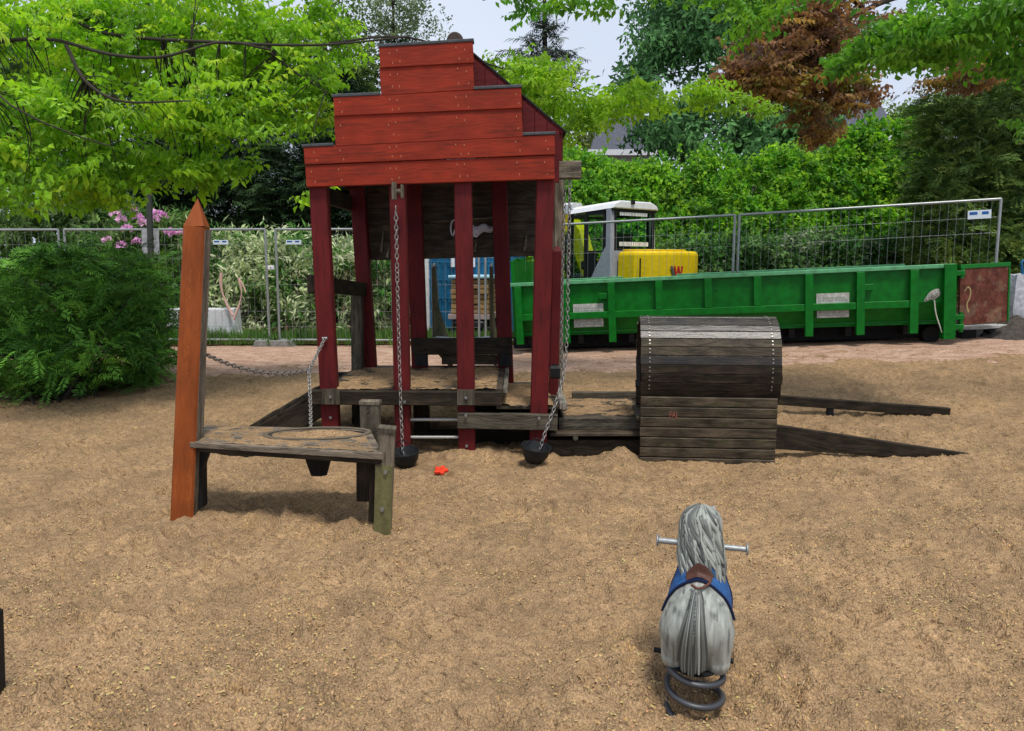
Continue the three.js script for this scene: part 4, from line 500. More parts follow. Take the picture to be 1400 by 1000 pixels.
{ // white barrier block with a pink strap
  const d = 13.75, y = gh(-5.8, -d), s = d / FPX * .97, x = px => (px - 700) * d / FPX * 1.0, t = thing('barrier_block', 'white plastic barrier block with flared foot behind the fence', 'barrier', V(x(280), y, -d)), h = .62;
  part(t, 'body', (() => { const g = prism([[x(222), y], [x(334), y], [x(334), y + .09], [x(326), y + .12], [x(321), y + .22], [x(319.5), y + h], [x(228), y + h], [x(226), y + .2], [x(222), y + .1]], -d - .35, -d, .02); return g; })(), M.white); for (const px of [290, 300, 311]) part(t, 'groove_rib', box(x(px) - .035, x(px) + .035, y + .1, y + h - .04, -d - .001, -d + .014, .008), M.white); part(t, 'shadow_gap_base', box(x(226), x(330), y - .02, y + .02, -d - .3, -d + .012), M.concrete);
  const k = thing('lifting_strap', 'pale pink strap ends sticking up from the white barrier block', 'strap', V(x(318), y + h, -d)), pk = std([.66, .42, .36], { roughness: .8 }); part(k, 'strap_end', tube([W(318, 432, d - .1), W(308, 412, d - .05), W(302, 392, d - .05), W(302, 373, d - .05)], t => .022 + .006 * Math.sin(t * 9), 24, 6), pk); part(k, 'strap_end', tube([W(319, 438, d - .1), W(328, 413, d - .05), W(330, 400, d - .05), W(326, 380, d - .05)], t => .018 + .006 * Math.sin(t * 8), 24, 6), pk); part(k, 'strap_end', tube([W(326, 380, d - .05), W(331, 388, d - .05), W(336, 400, d - .05)], .014, 12, 6), pk);
}
{ // sign post behind the yew
  const d = 12.2, t = thing('sign_post', 'dark metal post with pale board beside the pink rhododendron', 'sign post', fa(204, d)); part(t, 'pole', beam(W(203, 250, d), fa(206, d).add(V(0, -.1, 0)), .075, .06, { up: [0, 0, 1] }), std([.05, .055, .05], { roughness: .6 })); part(t, 'board', beam(W(205, 312, d + .06), W(206, 348, d + .06), .27, .02, { up: [0, 0, 1] }), std([.55, .56, .60], { roughness: .5, map: T_speck }));
}
{ // right edge: plank on dark trestle, gravel heap, bulk bag, yellow machine
  const d = 11.2, g0 = gh(7, -d); const t = thing('plank_stack', 'pale plank lying on dark blocks below the rusty door', 'plank', V(7, g0, -d)); part(t, 'plank', beam(W(1306, 449, d), W(1384, 445, d), .2, .05), M.pale); part(t, 'plank', beam(W(1312, 442.5, d + .2), W(1390, 439, d + .2), .2, .05), M.grey); for (const x of [1316, 1354]) part(t, 'block', beam(W(x - 8, 458, d), W(x + 12, 458, d), .25, .16), M.chassis);
  const h = W(1400, 462, 11), hp = thing('gravel_heap', 'small heap of dark gravel beside the white bulk bag', 'gravel heap', V(h.x, gh(h.x, -11), -11)); part(hp, 'heap', patch(30, 30, (u, v) => { const x = (u - .5) * 1.3, z = (v - .5) * 1.2, r = Math.hypot(x, z); return V(h.x + x, gh(h.x, -11) - .05 + .36 * Math.max(0, 1 - r / .6) + .03 * n2(x * 12, z * 12), -11.2 + z); }), std([.14, .12, .10], { map: T_speck, bumpMap: T_sandB, bumpScale: .02 }));
  const b = thing('bulk_bag', 'white woven bulk bag at the right of the rusty door', 'bulk bag', V(7.95, gh(7.95, -11.9), -11.9)), pp = b.position; { const g = new THREE.BoxGeometry(.95, .85, .95, 14, 12, 14), p = g.attributes.position; for (let i = 0; i < p.count; i++) { const x = p.getX(i), y = p.getY(i), z = p.getZ(i), k = 1 + .12 * Math.cos(y * 3) + .05 * n3(x * 4, y * 4, z * 4); p.setXYZ(i, x * k, y + .03 * n2(x * 5, z * 5), z * k); } g.computeVertexNormals(); g.translate(pp.x, pp.y + .42, pp.z); part(b, 'bag', plain(g), std([.60, .62, .68], { map: T_speck, roughness: .7 })); } for (const s of [-1, 1]) part(b, 'lifting_loop', tube([[pp.x + s * .35, pp.y + .85, pp.z + .4], [pp.x + s * .38, pp.y + 1.05, pp.z + .4], [pp.x + s * .3, pp.y + 1.05, pp.z + .38], [pp.x + s * .28, pp.y + .85, pp.z + .38]], .02, 14, 5), M.blue);
  const m = thing('yellow_roller', 'yellow compact roller partly hidden by the bulk bag', 'roller', V(8.95, gh(8.9, -12.4), -12.4)), q = m.position; const mb = (n, x0, x1, y0, y1, z0, z1, mt) => part(m, n, box(q.x + x0, q.x + x1, q.y + y0, q.y + y1, q.z + z0, q.z + z1, .04), mt); mb('body', -.55, .6, .5, 1.1, -.4, .4, M.yellow); mb('engine_cover', -.45, .3, 1.1, 1.35, -.35, .35, M.yellow); part(m, 'drum', cyl([q.x - .4, q.y + .32, q.z - .45], [q.x - .4, q.y + .32, q.z + .45], .32, .32, 24), M.chassis); part(m, 'drum', cyl([q.x + .5, q.y + .32, q.z - .45], [q.x + .5, q.y + .32, q.z + .45], .32, .32, 24), M.chassis); part(m, 'handle', tube([[q.x - .5, q.y + 1.2, q.z], [q.x - .62, q.y + 1.7, q.z], [q.x - .45, q.y + 1.85, q.z], [q.x - .1, q.y + 1.3, q.z]], .03, 20, 6), M.black);
}
// houses beyond the garden wall
{
  const hs = (label, px0, px1, pyE, pyR, d, wallm, depth) => { const a = W(px0, pyE, d), b = W(px1, pyE, d), rt = W((px0 + px1) / 2, pyR, d), t = thing('house', label, 'house', V((a.x + b.x) / 2, 0, -d - depth / 2), 'houses beyond the garden wall'), x0 = a.x, x1 = b.x, ye = a.y, yr = rt.y; part(t, 'wall', box(x0 + .3, x1 - .3, 0, ye, -d - depth, -d, .01), wallm); const in_ = (x1 - x0) * .22, rp = [[x0, ye], [x1, ye], [x1 - in_, yr], [x0 + in_, yr]]; const g = prism(rp, -.12, .12); const lean = (yr - ye) * .7; { const p = g.attributes.position; for (let i = 0; i < p.count; i++) p.setZ(i, p.getZ(i) - d + .3 - (p.getY(i) - ye) * .7); } g.computeVertexNormals(); part(t, 'roof', g, std([.13, .14, .18], { map: T_speck, roughness: .7 })); const g2 = prism(rp, -.12, .12); { const p = g2.attributes.position; for (let i = 0; i < p.count; i++) p.setZ(i, p.getZ(i) - d - depth - .3 + (p.getY(i) - ye) * .7); } part(t, 'roof', plain(g2), std([.13, .14, .18], { map: T_speck, roughness: .7 })); part(t, 'eaves_gutter', box(x0 - .1, x1 + .1, ye - .22, ye, -d + .2, -d + .5), M.white); for (const f of [.25, .6]) { const wx = lerp(x0, x1, f), w = part(t, 'window', box(wx, wx + 1.1, ye - 2, ye - .7, -d, -d + .05), M.white); part(w, 'pane', box(wx + .08, wx + 1.02, ye - 1.92, ye - .78, -d + .05, -d + .06), std([.05, .06, .07], { roughness: .1 })); } };
  hs('pale house with grey roof gable behind the copper leaves', 1130, 1224, 188, 110, 34, M.pale, 7); hs('house with white gutter half hidden by foliage behind ivy wall', 806, 900, 207, 138, 32, M.pale, 7);
}
// ---------------------------------------------------------------- foliage
function leafInto(pos, at, dir, nor, len, wid, fold = .18) { // one leaf: two halves folded along the midrib, tip bent
  const s = dir.clone().cross(nor).normalize(), n = s.clone().cross(dir), P = (a, b, c) => at.clone().addScaledVector(dir, a * len).addScaledVector(s, b * wid).addScaledVector(n, c * wid);
  const b = P(0, 0, 0), l = P(.42, -.5, fold), r = P(.42, .5, fold), m = P(.45, 0, 0), t = P(1, 0, -.25);
  for (const f of [[b, m, l], [b, r, m], [l, m, t], [m, r, t]]) for (const v of f) pos.push(v.x, v.y, v.z);
}
function geoOf(pos) { const g = new THREE.BufferGeometry(); g.setAttribute('position', new THREE.Float32BufferAttribute(pos, 3)); g.computeVertexNormals(); return g; }
const rv = (q) => V(q() * 2 - 1, q() * 2 - 1, q() * 2 - 1).normalize();
function spray(seed, n, L, len, wid, droop) { const q = rngOf(seed), pos = []; for (let i = 0; i < n; i++) { const f = (i + .5) / n, side = i % 2 ? 1 : -1, at = V(f * L - L / 2, -.12 * L * f * f + (q() - .5) * .03, (q() - .5) * .04); const d = V(.45 + .3 * q(), -droop * (.6 + .8 * q()), side * (.75 + .3 * q())).normalize(); leafInto(pos, at, d, V((q() - .5) * .7, 1, (q() - .5) * .7).normalize(), len * (.75 + .5 * q()), wid * (.8 + .4 * q())); } return geoOf(pos); }
function clump(seed, n, rad, len, wid, up = .35) { const q = rngOf(seed), pos = []; for (let i = 0; i < n; i++) { const o = rv(q).multiplyScalar(rad * q() ** .5), d = rv(q).add(V(0, -up, .25)).normalize(); leafInto(pos, o, d, rv(q).add(V(0, .8, .5)).normalize(), len * (.7 + .6 * q()), wid * (.7 + .6 * q())); } return geoOf(pos); }
function needles(seed, n, L, len, wid, up) { const q = rngOf(seed), pos = []; for (let i = 0; i < n; i++) { const f = i / n, side = i % 2 ? 1 : -1, at = V(f * L - L / 2, .02 * Math.sin(f * 3), 0), d = V(.75, up + (q() - .5) * .5, side * (.65 + .3 * q())).normalize(); leafInto(pos, at, d, V((q() - .5) * .5, 1, (q() - .5) * .5).normalize(), len * (.7 + .6 * q()), wid, .1); } return geoOf(pos); }
const LG = {
  beech: [spray(1, 13, .44, .082, .05, .9), spray(2, 12, .40, .078, .048, 1.3), spray(3, 14, .46, .085, .05, .6)],
  copper: [spray(4, 13, .42, .085, .055, 1.0), spray(5, 13, .40, .08, .052, .7)],
  chestnut: [clump(6, 20, .32, .19, .075, .8), clump(7, 20, .34, .18, .075, .6)],
  far: [clump(8, 16, .42, .18, .11, .3), clump(9, 16, .40, .17, .10, .5)],
  ivy: [clump(10, 9, .15, .115, .10, .7), clump(11, 9, .16, .105, .095, .6)],
  shrub: [clump(12, 12, .16, .13, .042, .25), clump(13, 12, .17, .12, .04, .45)],
  yew: [needles(14, 20, .26, .062, .014, .25), needles(15, 20, .24, .066, .014, -.1), needles(16, 18, .22, .058, .014, .5)],
  conifer: [needles(17, 24, .7, .22, .035, -.5), needles(18, 24, .65, .2, .035, -.2)],
  grass: [(() => { const q = rngOf(19), pos = []; for (let i = 0; i < 12; i++) { const a = q() * 6.28, o = V((q() - .5) * .14, 0, (q() - .5) * .14); leafInto(pos, o, V(Math.cos(a) * .35, 1, Math.sin(a) * .35).normalize(), V(Math.cos(a), 0, Math.sin(a)), .13 + .12 * q(), .014, .1); } return geoOf(pos); })()],
};
const leafMat = (t = .42, r = 1) => new THREE.MeshPhysicalMaterial({ color: 0xffffff, transmission: t, thickness: 0, roughness: r, side: THREE.DoubleSide, specularIntensity: .5 });
const LM = leafMat(.58), LMd = leafMat(.3), LMn = std([1, 1, 1], { roughness: .75, side: THREE.DoubleSide });
const MB = { bark: std([.09, .075, .06], { map: T_dark, bumpMap: T_grainB, bumpScale: .01, roughness: .95 }), twig: std([.045, .038, .03], { roughness: .9 }) };
const E = (px, py, rx, ry, d, rd, n) => { const c = W(px, py, d), k = d / FPX * 1.01; return { c, r: [rx * k, ry * k, rd], n }; };
const qF = rngOf(501), gF = () => Math.sqrt(-2 * Math.log(qF() + 1e-9)) * Math.cos(6.2832 * qF());
function foliage(parent, name, geos, mat, blobs, cols, o = {}) {
  const per = o.per || 14, spread = o.spread || .26, sc = o.scale || [.75, 1.25], base = parent.position, lists = geos.map(() => []), centres = [];
  for (const b of blobs) { const nc = Math.max(1, Math.round(b.n / per)); for (let k = 0; k < nc; k++) { const u = rv(qF).multiplyScalar(qF() ** (o.shell || .42)), c = V(b.c.x + u.x * b.r[0] * .9, b.c.y + u.y * b.r[1] * .9, b.c.z + u.z * b.r[2] * .9), tone = qF(); centres.push(c); for (let i = 0; i < per; i++) { const p = V(c.x + gF() * b.r[0] * spread, c.y + gF() * b.r[1] * spread * (o.flat || .7), c.z + gF() * b.r[2] * spread); if (o.floor !== undefined && p.y < gh(p.x, p.z) + o.floor) continue; lists[Math.floor(qF() * geos.length)].push([p, tone, u]); } } }
  const ob = new THREE.Object3D(), col = new THREE.Color();
  lists.forEach((l, gi) => { if (!l.length) return; const im = new THREE.InstancedMesh(geos[gi], mat, l.length); l.forEach(([p, tone, u], i) => { ob.position.set(p.x - base.x, p.y - base.y, p.z - base.z); const tl = o.tilt ?? .45; ob.rotation.set(gF() * tl, o.face ? gF() * .6 + Math.atan2(u.x, u.z) - (o.face > 1 ? 1.57 : 0) : qF() * 6.2832, gF() * tl, 'YXZ'); ob.scale.setScalar(lerp(sc[0], sc[1], qF())); ob.updateMatrix(); im.setMatrixAt(i, ob.matrix); const a = cols[Math.min(cols.length - 1, Math.floor((tone * .65 + qF() * .35) * cols.length))], v = (.75 + .5 * qF()) * (o.lift || 1.15); col.setRGB(a[0] * v, a[1] * v, a[2] * v); im.setColorAt(i, col); }); im.name = name; im.userData.kind = 'stuff'; im.castShadow = im.receiveShadow = true; parent.add(im); });
  return centres;
}
function limbs(t, name, paths, mat = MB.bark) { part(t, name, merge(paths.map(([pts, r0, r1, seg]) => tube(pts.map((p, i) => { const v = v3(p); return i && i < pts.length - 1 ? v.add(V(gF() * .03, gF() * .035, gF() * .05)) : v; }), s => lerp(r0, r1, s), seg || 26, 7))), mat); }
function twigs(t, centres, anchors, r = .008, every = 1) { const g = []; centres.forEach((c, i) => { if (i % every) return; let a = anchors[0], bd = 1e9; for (const k of anchors) { const dd = k.distanceTo(c); if (dd < bd) { bd = dd; a = k; } } const m = a.clone().lerp(c, .5).add(V(gF() * .05 * bd, .12 * bd, gF() * .05 * bd)); g.push(tube([a, m, c], s => r * (1 - .75 * s) * Math.min(2.5, .6 + bd * .4), 8, 4)); }); if (g.length) part(t, 'twigs', merge(g), MB.twig, 'stuff'); }
const along = (pts, n = 12) => { const c = new THREE.CatmullRomCurve3(pts.map(v3)); return c.getPoints(n); };

{ // big beech whose boughs reach in from the left and on behind the gable
  const t = thing('beech_tree', 'bright green beech tree reaching in from the left over the playhouse', 'tree', V(-9.5, 0, -8.6)), B = t.position;
  limbs(t, 'trunk', [[[[B.x, -.2, B.z], [B.x + .1, 2.2, B.z], [B.x + .05, 4.5, B.z + .1], [B.x - .1, 8, B.z]], .42, .2, 30]]);
  const L1 = [[B.x + .1, 3.6, B.z], W(-60, 20, 7.85), W(80, 18, 7.65), W(150, 40, 7.55), W(300, 55, 7.65), W(440, 60, 7.95), W(560, 50, 8.45)], L2 = [[B.x + .1, 3.3, B.z], W(-40, 55, 7.05), W(60, 57, 6.95), W(150, 62, 6.95), W(230, 68, 7.05), W(300, 62, 7.25), W(370, 68, 7.45)], L3 = [W(90, 62, 6.95), W(120, 110, 6.85), W(160, 132, 6.75), W(260, 138, 6.85)], L4 = [[B.x + .1, 2.6, B.z + .1], W(-20, 125, 6.45), W(40, 150, 6.35), W(90, 178, 6.35), W(150, 200, 6.45)], L5 = [W(440, 60, 8.5), W(560, 55, 9.2), W(680, 90, 9.5), W(780, 120, 9.6), W(880, 150, 9.4), W(1000, 135, 9.2)], L6 = [[B.x, 4.5, B.z], W(0, -60, 8.6), W(220, -60, 8.6), W(500, -40, 9)];
  const L7 = [W(360, 64, 8.1), W(410, 95, 8.2), W(445, 125, 8.3)];
  limbs(t, 'limb', [[L1, .04, .008, 60]], MB.twig); limbs(t, 'limb', [[L2, .036, .009, 60]], MB.twig); limbs(t, 'limb', [[L3, .018, .006]], MB.twig); limbs(t, 'limb', [[L4, .022, .006]], MB.twig); limbs(t, 'limb', [[L5, .013, .006, 40]], MB.twig); limbs(t, 'limb', [[L6, .08, .03, 40]], MB.twig); limbs(t, 'limb', [[L7, .016, .006]], MB.twig);
  const c = foliage(t, 'crown', LG.beech, LM, [E(40, 60, 150, 90, 7.6, 1.0, 270), E(220, 50, 140, 75, 8.2, 1.0, 330), E(370, 55, 110, 75, 8.6, .9, 270), E(100, 160, 120, 50, 7.3, .8, 210), E(280, 150, 120, 55, 8.0, .8, 260), E(410, 130, 60, 45, 8.5, .6, 110), E(215, 225, 75, 28, 7.9, .6, 100), E(285, 215, 45, 30, 8.2, .5, 60), E(110, 240, 90, 40, 7.4, .7, 130), E(20, 230, 80, 60, 7.0, .7, 150), E(-140, 110, 150, 160, 7.6, 1.2, 200), E(150, -80, 350, 60, 8.3, 1.0, 200), E(455, 30, 40, 50, 9, .6, 60), E(425, 262, 9, 10, 7.9, .12, 3)], [[0.125, 0.276, 0.008], [0.2, 0.402, 0.01], [0.288, 0.506, 0.012], [0.375, 0.529, 0.016]], { per: 7, spread: .2, shell: .55, scale: [.55, 1.25], tilt: .45, lift: 1.3 });
  const c2 = foliage(t, 'crown', LG.beech, LM, [E(740, 115, 60, 34, 9.4, .6, 130), E(800, 150, 55, 36, 9.6, .6, 110), E(870, 140, 50, 26, 9.4, .5, 90), E(700, 90, 40, 22, 9.6, .5, 60), E(960, 128, 40, 16, 9.2, .4, 46), E(1020, 142, 28, 14, 9.2, .4, 24), E(760, 195, 30, 18, 9.6, .4, 22)], [[0.15, 0.299, 0.01], [0.225, 0.402, 0.012], [0.3, 0.483, 0.014]], { per: 7, spread: .24, scale: [.55, 1.15], tilt: .45, lift: 1.3 });
  twigs(t, c.concat(c2), [L1, L2, L3, L4, L5, L6, L7].flatMap(p => along(p, 24).slice(4)), .007);
}
{ // beech on the right, trunk beyond the frame
  const t = thing('beech_tree', 'green beech tree leaning in over the evergreen from the right', 'tree', V(8.4, 0, -6.6)), B = t.position; limbs(t, 'trunk', [[[[B.x, -.2, B.z], [B.x, 2.2, B.z], [B.x - .1, 4.6, B.z], [B.x, 7, B.z]], .36, .18, 24]]);
  const A = [[B.x, 3.9, B.z], W(1420, -30, 6.9), W(1330, 10, 7.0), W(1240, 30, 7.2), W(1170, 60, 7.4)], A2 = [[B.x, 4.4, B.z], W(1380, -90, 7.2), W(1150, -60, 7.6), W(900, -30, 8), W(740, -12, 8.2), W(660, 0, 8.4)]; limbs(t, 'limb', [[A, .1, .01, 36]], MB.twig); limbs(t, 'limb', [[A2, .12, .008, 50]], MB.twig);
  const c = foliage(t, 'crown', LG.beech, LM, [E(1330, 30, 90, 38, 7.0, .8, 230), E(1225, 55, 60, 40, 7.3, .7, 120), E(1175, 80, 24, 28, 7.4, .5, 26), E(1390, 75, 30, 26, 7.0, .5, 40), E(1250, -50, 220, 40, 7.6, .8, 110), E(1040, 12, 50, 30, 8, .5, 60), E(930, -30, 120, 26, 8.2, .7, 90), E(770, 4, 60, 10, 8.3, .4, 30), E(830, 16, 14, 12, 8.2, .3, 8), E(690, -2, 40, 8, 8.4, .3, 16), E(1394, 175, 12, 14, 7, .2, 5)], [[.06, .19, .01], [.10, .27, .012], [.16, .35, .014]], { per: 7, spread: .24, scale: [.55, 1.2], tilt: .45, lift: 1.3 });
  twigs(t, c, [A, A2].flatMap(p => along(p, 24).slice(3)), .007);
}
{ // copper beech bough
  const t = thing('copper_beech', 'copper beech with brown red leaves hanging above the ivy wall', 'tree', V(9.6, 0, -12.4)), B = t.position; limbs(t, 'trunk', [[[[B.x, 0, B.z], [B.x - .05, 3, B.z], [B.x - .2, 5.2, B.z], [B.x - .6, 9, B.z]], .4, .2, 24]]);
  const A = [[B.x - .2, 5.2, B.z], W(1340, 20, 12.2), W(1260, -5, 11.8), W(1180, 10, 11.2), W(1110, 60, 10.8), W(1070, 110, 10.8)], A2 = [W(1180, 10, 11.2), W(1120, -30, 10.9), W(1040, 10, 10.8)], A3 = [[B.x - .2, 4.8, B.z], W(1370, 70, 12.2), W(1310, 85, 12.2)]; for (const [a, r] of [[A, .1], [A2, .04], [A3, .05]]) limbs(t, 'limb', [[a, r, .01, 36]], MB.twig);
  const c = foliage(t, 'crown', LG.copper, LM, [E(1085, 70, 75, 60, 10.9, .9, 400), E(1130, 20, 70, 40, 11.0, .9, 240), E(1050, 110, 50, 36, 10.8, .7, 160), E(1140, 130, 50, 40, 11, .7, 190), E(1140, 180, 26, 18, 10.9, .4, 40), E(1010, 90, 26, 26, 10.8, .4, 46), E(1320, 95, 48, 26, 12, .7, 130), E(1270, 60, 45, 26, 12, .6, 80), E(1350, 40, 60, 30, 12, .8, 110), E(1160, -60, 160, 50, 11.4, .9, 110)], [[.13, .07, .045], [.2, .10, .05], [.28, .14, .05], [.33, .20, .04], [.24, .24, .03]], { per: 9, spread: .24, scale: [.75, 1.2], tilt: .4 });
  twigs(t, c, [A, A2, A3].flatMap(p => along(p, 20).slice(2)), .007);
}
function tree(name, label, base, h, r, blobs, geo, cols, o = {}, mat = LMd, group) { const t = thing(name, label, 'tree', base, group); limbs(t, 'trunk', [[[[base.x, base.y - .2, base.z], [base.x + .1, base.y + h * .4, base.z], [base.x, base.y + h, base.z]], r, r * .3, 20]]); const c = foliage(t, 'crown', geo, mat, blobs, cols, o); twigs(t, c, along([base, [base.x + .1, base.y + h * .4, base.z], [base.x, base.y + h, base.z]], 14).slice(4), .02, o.every || 3); return t; }
const gp = (px, d) => fa(px, d);
tree('chestnut_tree', 'dark green chestnut tree rising behind the ivy wall', gp(990, 20.5), 8.5, .3, [E(920, 60, 60, 55, 20, 1.6, 170), E(960, 20, 90, 50, 20.5, 1.8, 220), E(1050, 60, 80, 60, 21, 1.8, 190), E(880, 110, 34, 30, 19.8, 1, 60), E(930, 175, 70, 40, 19.4, 1.4, 170), E(1060, 175, 80, 45, 19.4, 1.5, 190), E(1115, 195, 40, 30, 19.6, 1.2, 80), E(1060, 225, 70, 30, 18.2, 1.0, 130), E(1175, 70, 30, 40, 20.5, 1.1, 40), E(980, -70, 150, 50, 20.5, 2, 200)], LG.chestnut, [[.05, .14, .04], [.08, .2, .06], [.12, .28, .08]], { per: 9, spread: .22, scale: [.8, 1.3], tilt: .4 });
tree('spruce_tree', 'grey green spruce with pointed top far behind the playhouse', gp(742, 42), 16, .3, [E(742, 30, 10, 18, 42, .8, 16), E(742, 55, 26, 16, 42, 1.2, 34), E(742, 80, 46, 16, 42, 1.6, 60), E(742, 108, 60, 18, 42, 2, 80), E(742, 145, 66, 24, 42, 2, 90)], LG.conifer, [[.06, .085, .06], [.09, .11, .08]], { per: 5, spread: .3, scale: [1.3, 2.2], tilt: .35 }, LMn);
tree('weeping_birch', 'pale green weeping birch far behind left of the gable', gp(545, 30), 11, .14, [E(545, 10, 60, 40, 30, 1.6, 130), E(520, 45, 30, 40, 30, 1.2, 60), E(585, 40, 34, 30, 30, 1.2, 50), E(545, -60, 90, 50, 30, 2, 150)], LG.far, [[.13, .2, .07], [.2, .27, .11]], { per: 6, spread: .2, flat: 1.8, scale: [.5, .8] }, LM);
// dark conifers behind the shrubs
for (const [px, d, top, w, lab] of [[455, 19, 120, 62, 'dark conifer rising behind the playhouse left posts'], [350, 20, 110, 70, 'dark conifer behind the pointed orange post'], [235, 20.5, 130, 60, 'dark conifer behind the sign post'], [560, 20.5, 90, 60, 'dark conifer hidden behind the red gable']]) { const b = gp(px, d), bl = []; for (let i = 0; i < 6; i++) { const f = i / 5; bl.push(E(px + 6 * Math.sin(i * 2), lerp(top, 330, f), w * (.5 + .7 * f), 40, d, 1.0 + .5 * f, 190)); } tree('conifer_tree', lab, b, 6.5, .2, bl, LG.conifer, [[.010, .026, .010], [.016, .038, .014], [.026, .055, .02]], { per: 10, spread: .24, scale: [.7, 1.1], face: 2, shell: .3 }, LMn, 'dark conifers behind the shrubs'); }
// broadleaved trees farther back on the left and centre, each with its own crown
for (const [px, d, py, rx, ry, n, lab, cols] of [[40, 26, 130, 140, 130, 300, 'mid green broadleaved tree far behind the yew bush', [[.05, .12, .02], [.09, .17, .03]]], [230, 29, 60, 150, 100, 300, 'light green broadleaved tree far behind the beech boughs', [[.08, .16, .03], [.12, .2, .04]]], [420, 31, 70, 100, 90, 220, 'yellow green broadleaved tree far behind the dark conifers', [[.1, .18, .03], [.14, .22, .04]]], [800, 34, 200, 80, 50, 160, 'yellow green tree between spruce and ivy wall', [[.14, .2, .04], [.2, .25, .06]]], [1240, 36, 165, 60, 36, 140, 'yellow green tree beside the grey house roof', [[.12, .2, .04], [.18, .26, .06]]], [-160, 22, 120, 130, 150, 240, 'mid green tree beyond the far end of the fence', [[.05, .12, .02], [.08, .15, .03]]], [1560, 20, 100, 140, 150, 260, 'mid green tree beyond the dark evergreen', [[.04, .10, .02], [.07, .14, .03]]]]) tree('broadleaf_tree', lab, gp(px, d), Math.max(2, W(px, py, d).y - .3), .25, [E(px, py, rx, ry, d, 2.4, n), E(px - rx * .4, py + ry * .6, rx * .6, ry * .5, d, 1.8, n / 3), E(px + rx * .4, py + ry * .5, rx * .6, ry * .5, d, 1.8, n / 3)], LG.far, cols, { per: 10, spread: .2, scale: [.8, 1.5] }, LMd, 'broadleaved trees far behind');

function shrub(name, label, base, blobs, geo, cols, o = {}, mat = LMd, cat = 'shrub', group) { const t = thing(name, label, cat, base, group); const c = foliage(t, 'foliage', geo, mat, blobs, cols, o); const st = []; for (let i = 0; i < c.length; i += o.every || 8) { const m = c[i].clone().lerp(base, .5).add(V(gF() * .08, 0, gF() * .08)); st.push(tube([[base.x + gF() * .15, base.y - .05, base.z + gF() * .15], m, c[i]], s => .018 * (1 - .7 * s), 8, 4)); } part(t, 'stems', merge(st), MB.twig, 'stuff'); return t; }
// yew at the left edge of the sand
shrub('yew_bush', 'dense dark green yew bush at the left edge of the sand', GT(90, 545), [E(60, 420, 120, 75, 9.3, 1.0, 1500), E(165, 410, 66, 70, 9.5, .9, 950), E(120, 490, 105, 60, 9.0, .9, 1150), E(20, 510, 80, 50, 8.7, .8, 700), E(195, 470, 42, 60, 9.3, .7, 520), E(-70, 450, 90, 90, 9.2, 1.1, 700), E(120, 362, 70, 28, 9.6, .8, 340)], LG.yew, [[0.0152, 0.0448, 0.0064], [0.0266, 0.072, 0.0096], [0.0456, 0.115, 0.0136], [0.076, 0.176, 0.02]], { per: 16, spread: .17, scale: [.8, 1.3], shell: .22, face: 2, tilt: .5, flat: 1, floor: .04, every: 12, lift: 2.5 }, LMn, 'bush');
// evergreen mass at the right
shrub('evergreen_bush', 'large dark evergreen standing behind the end of the fence', gp(1350, 13.6), [E(1330, 190, 80, 75, 14, 1.2, 3000), E(1400, 150, 60, 70, 14, 1.2, 2100), E(1310, 275, 62, 60, 13.6, 1.0, 2250), E(1390, 270, 70, 70, 13.6, 1.0, 2550), E(1300, 335, 50, 40, 13.3, .7, 1350), E(1385, 345, 60, 45, 13.2, .8, 1500), E(1345, 375, 60, 40, 13.3, .7, 1350), E(1460, 230, 70, 130, 14, 1.3, 840)], LG.yew, [[0.02, 0.04, 0.0104], [0.036, 0.068, 0.0156], [0.068, 0.11, 0.0234], [0.12, 0.16, 0.0325]], { per: 18, spread: .19, scale: [1.0, 1.5], shell: .22, face: 2, tilt: .5, flat: 1, floor: .05, lift: 2.1 }, LMn, 'bush');
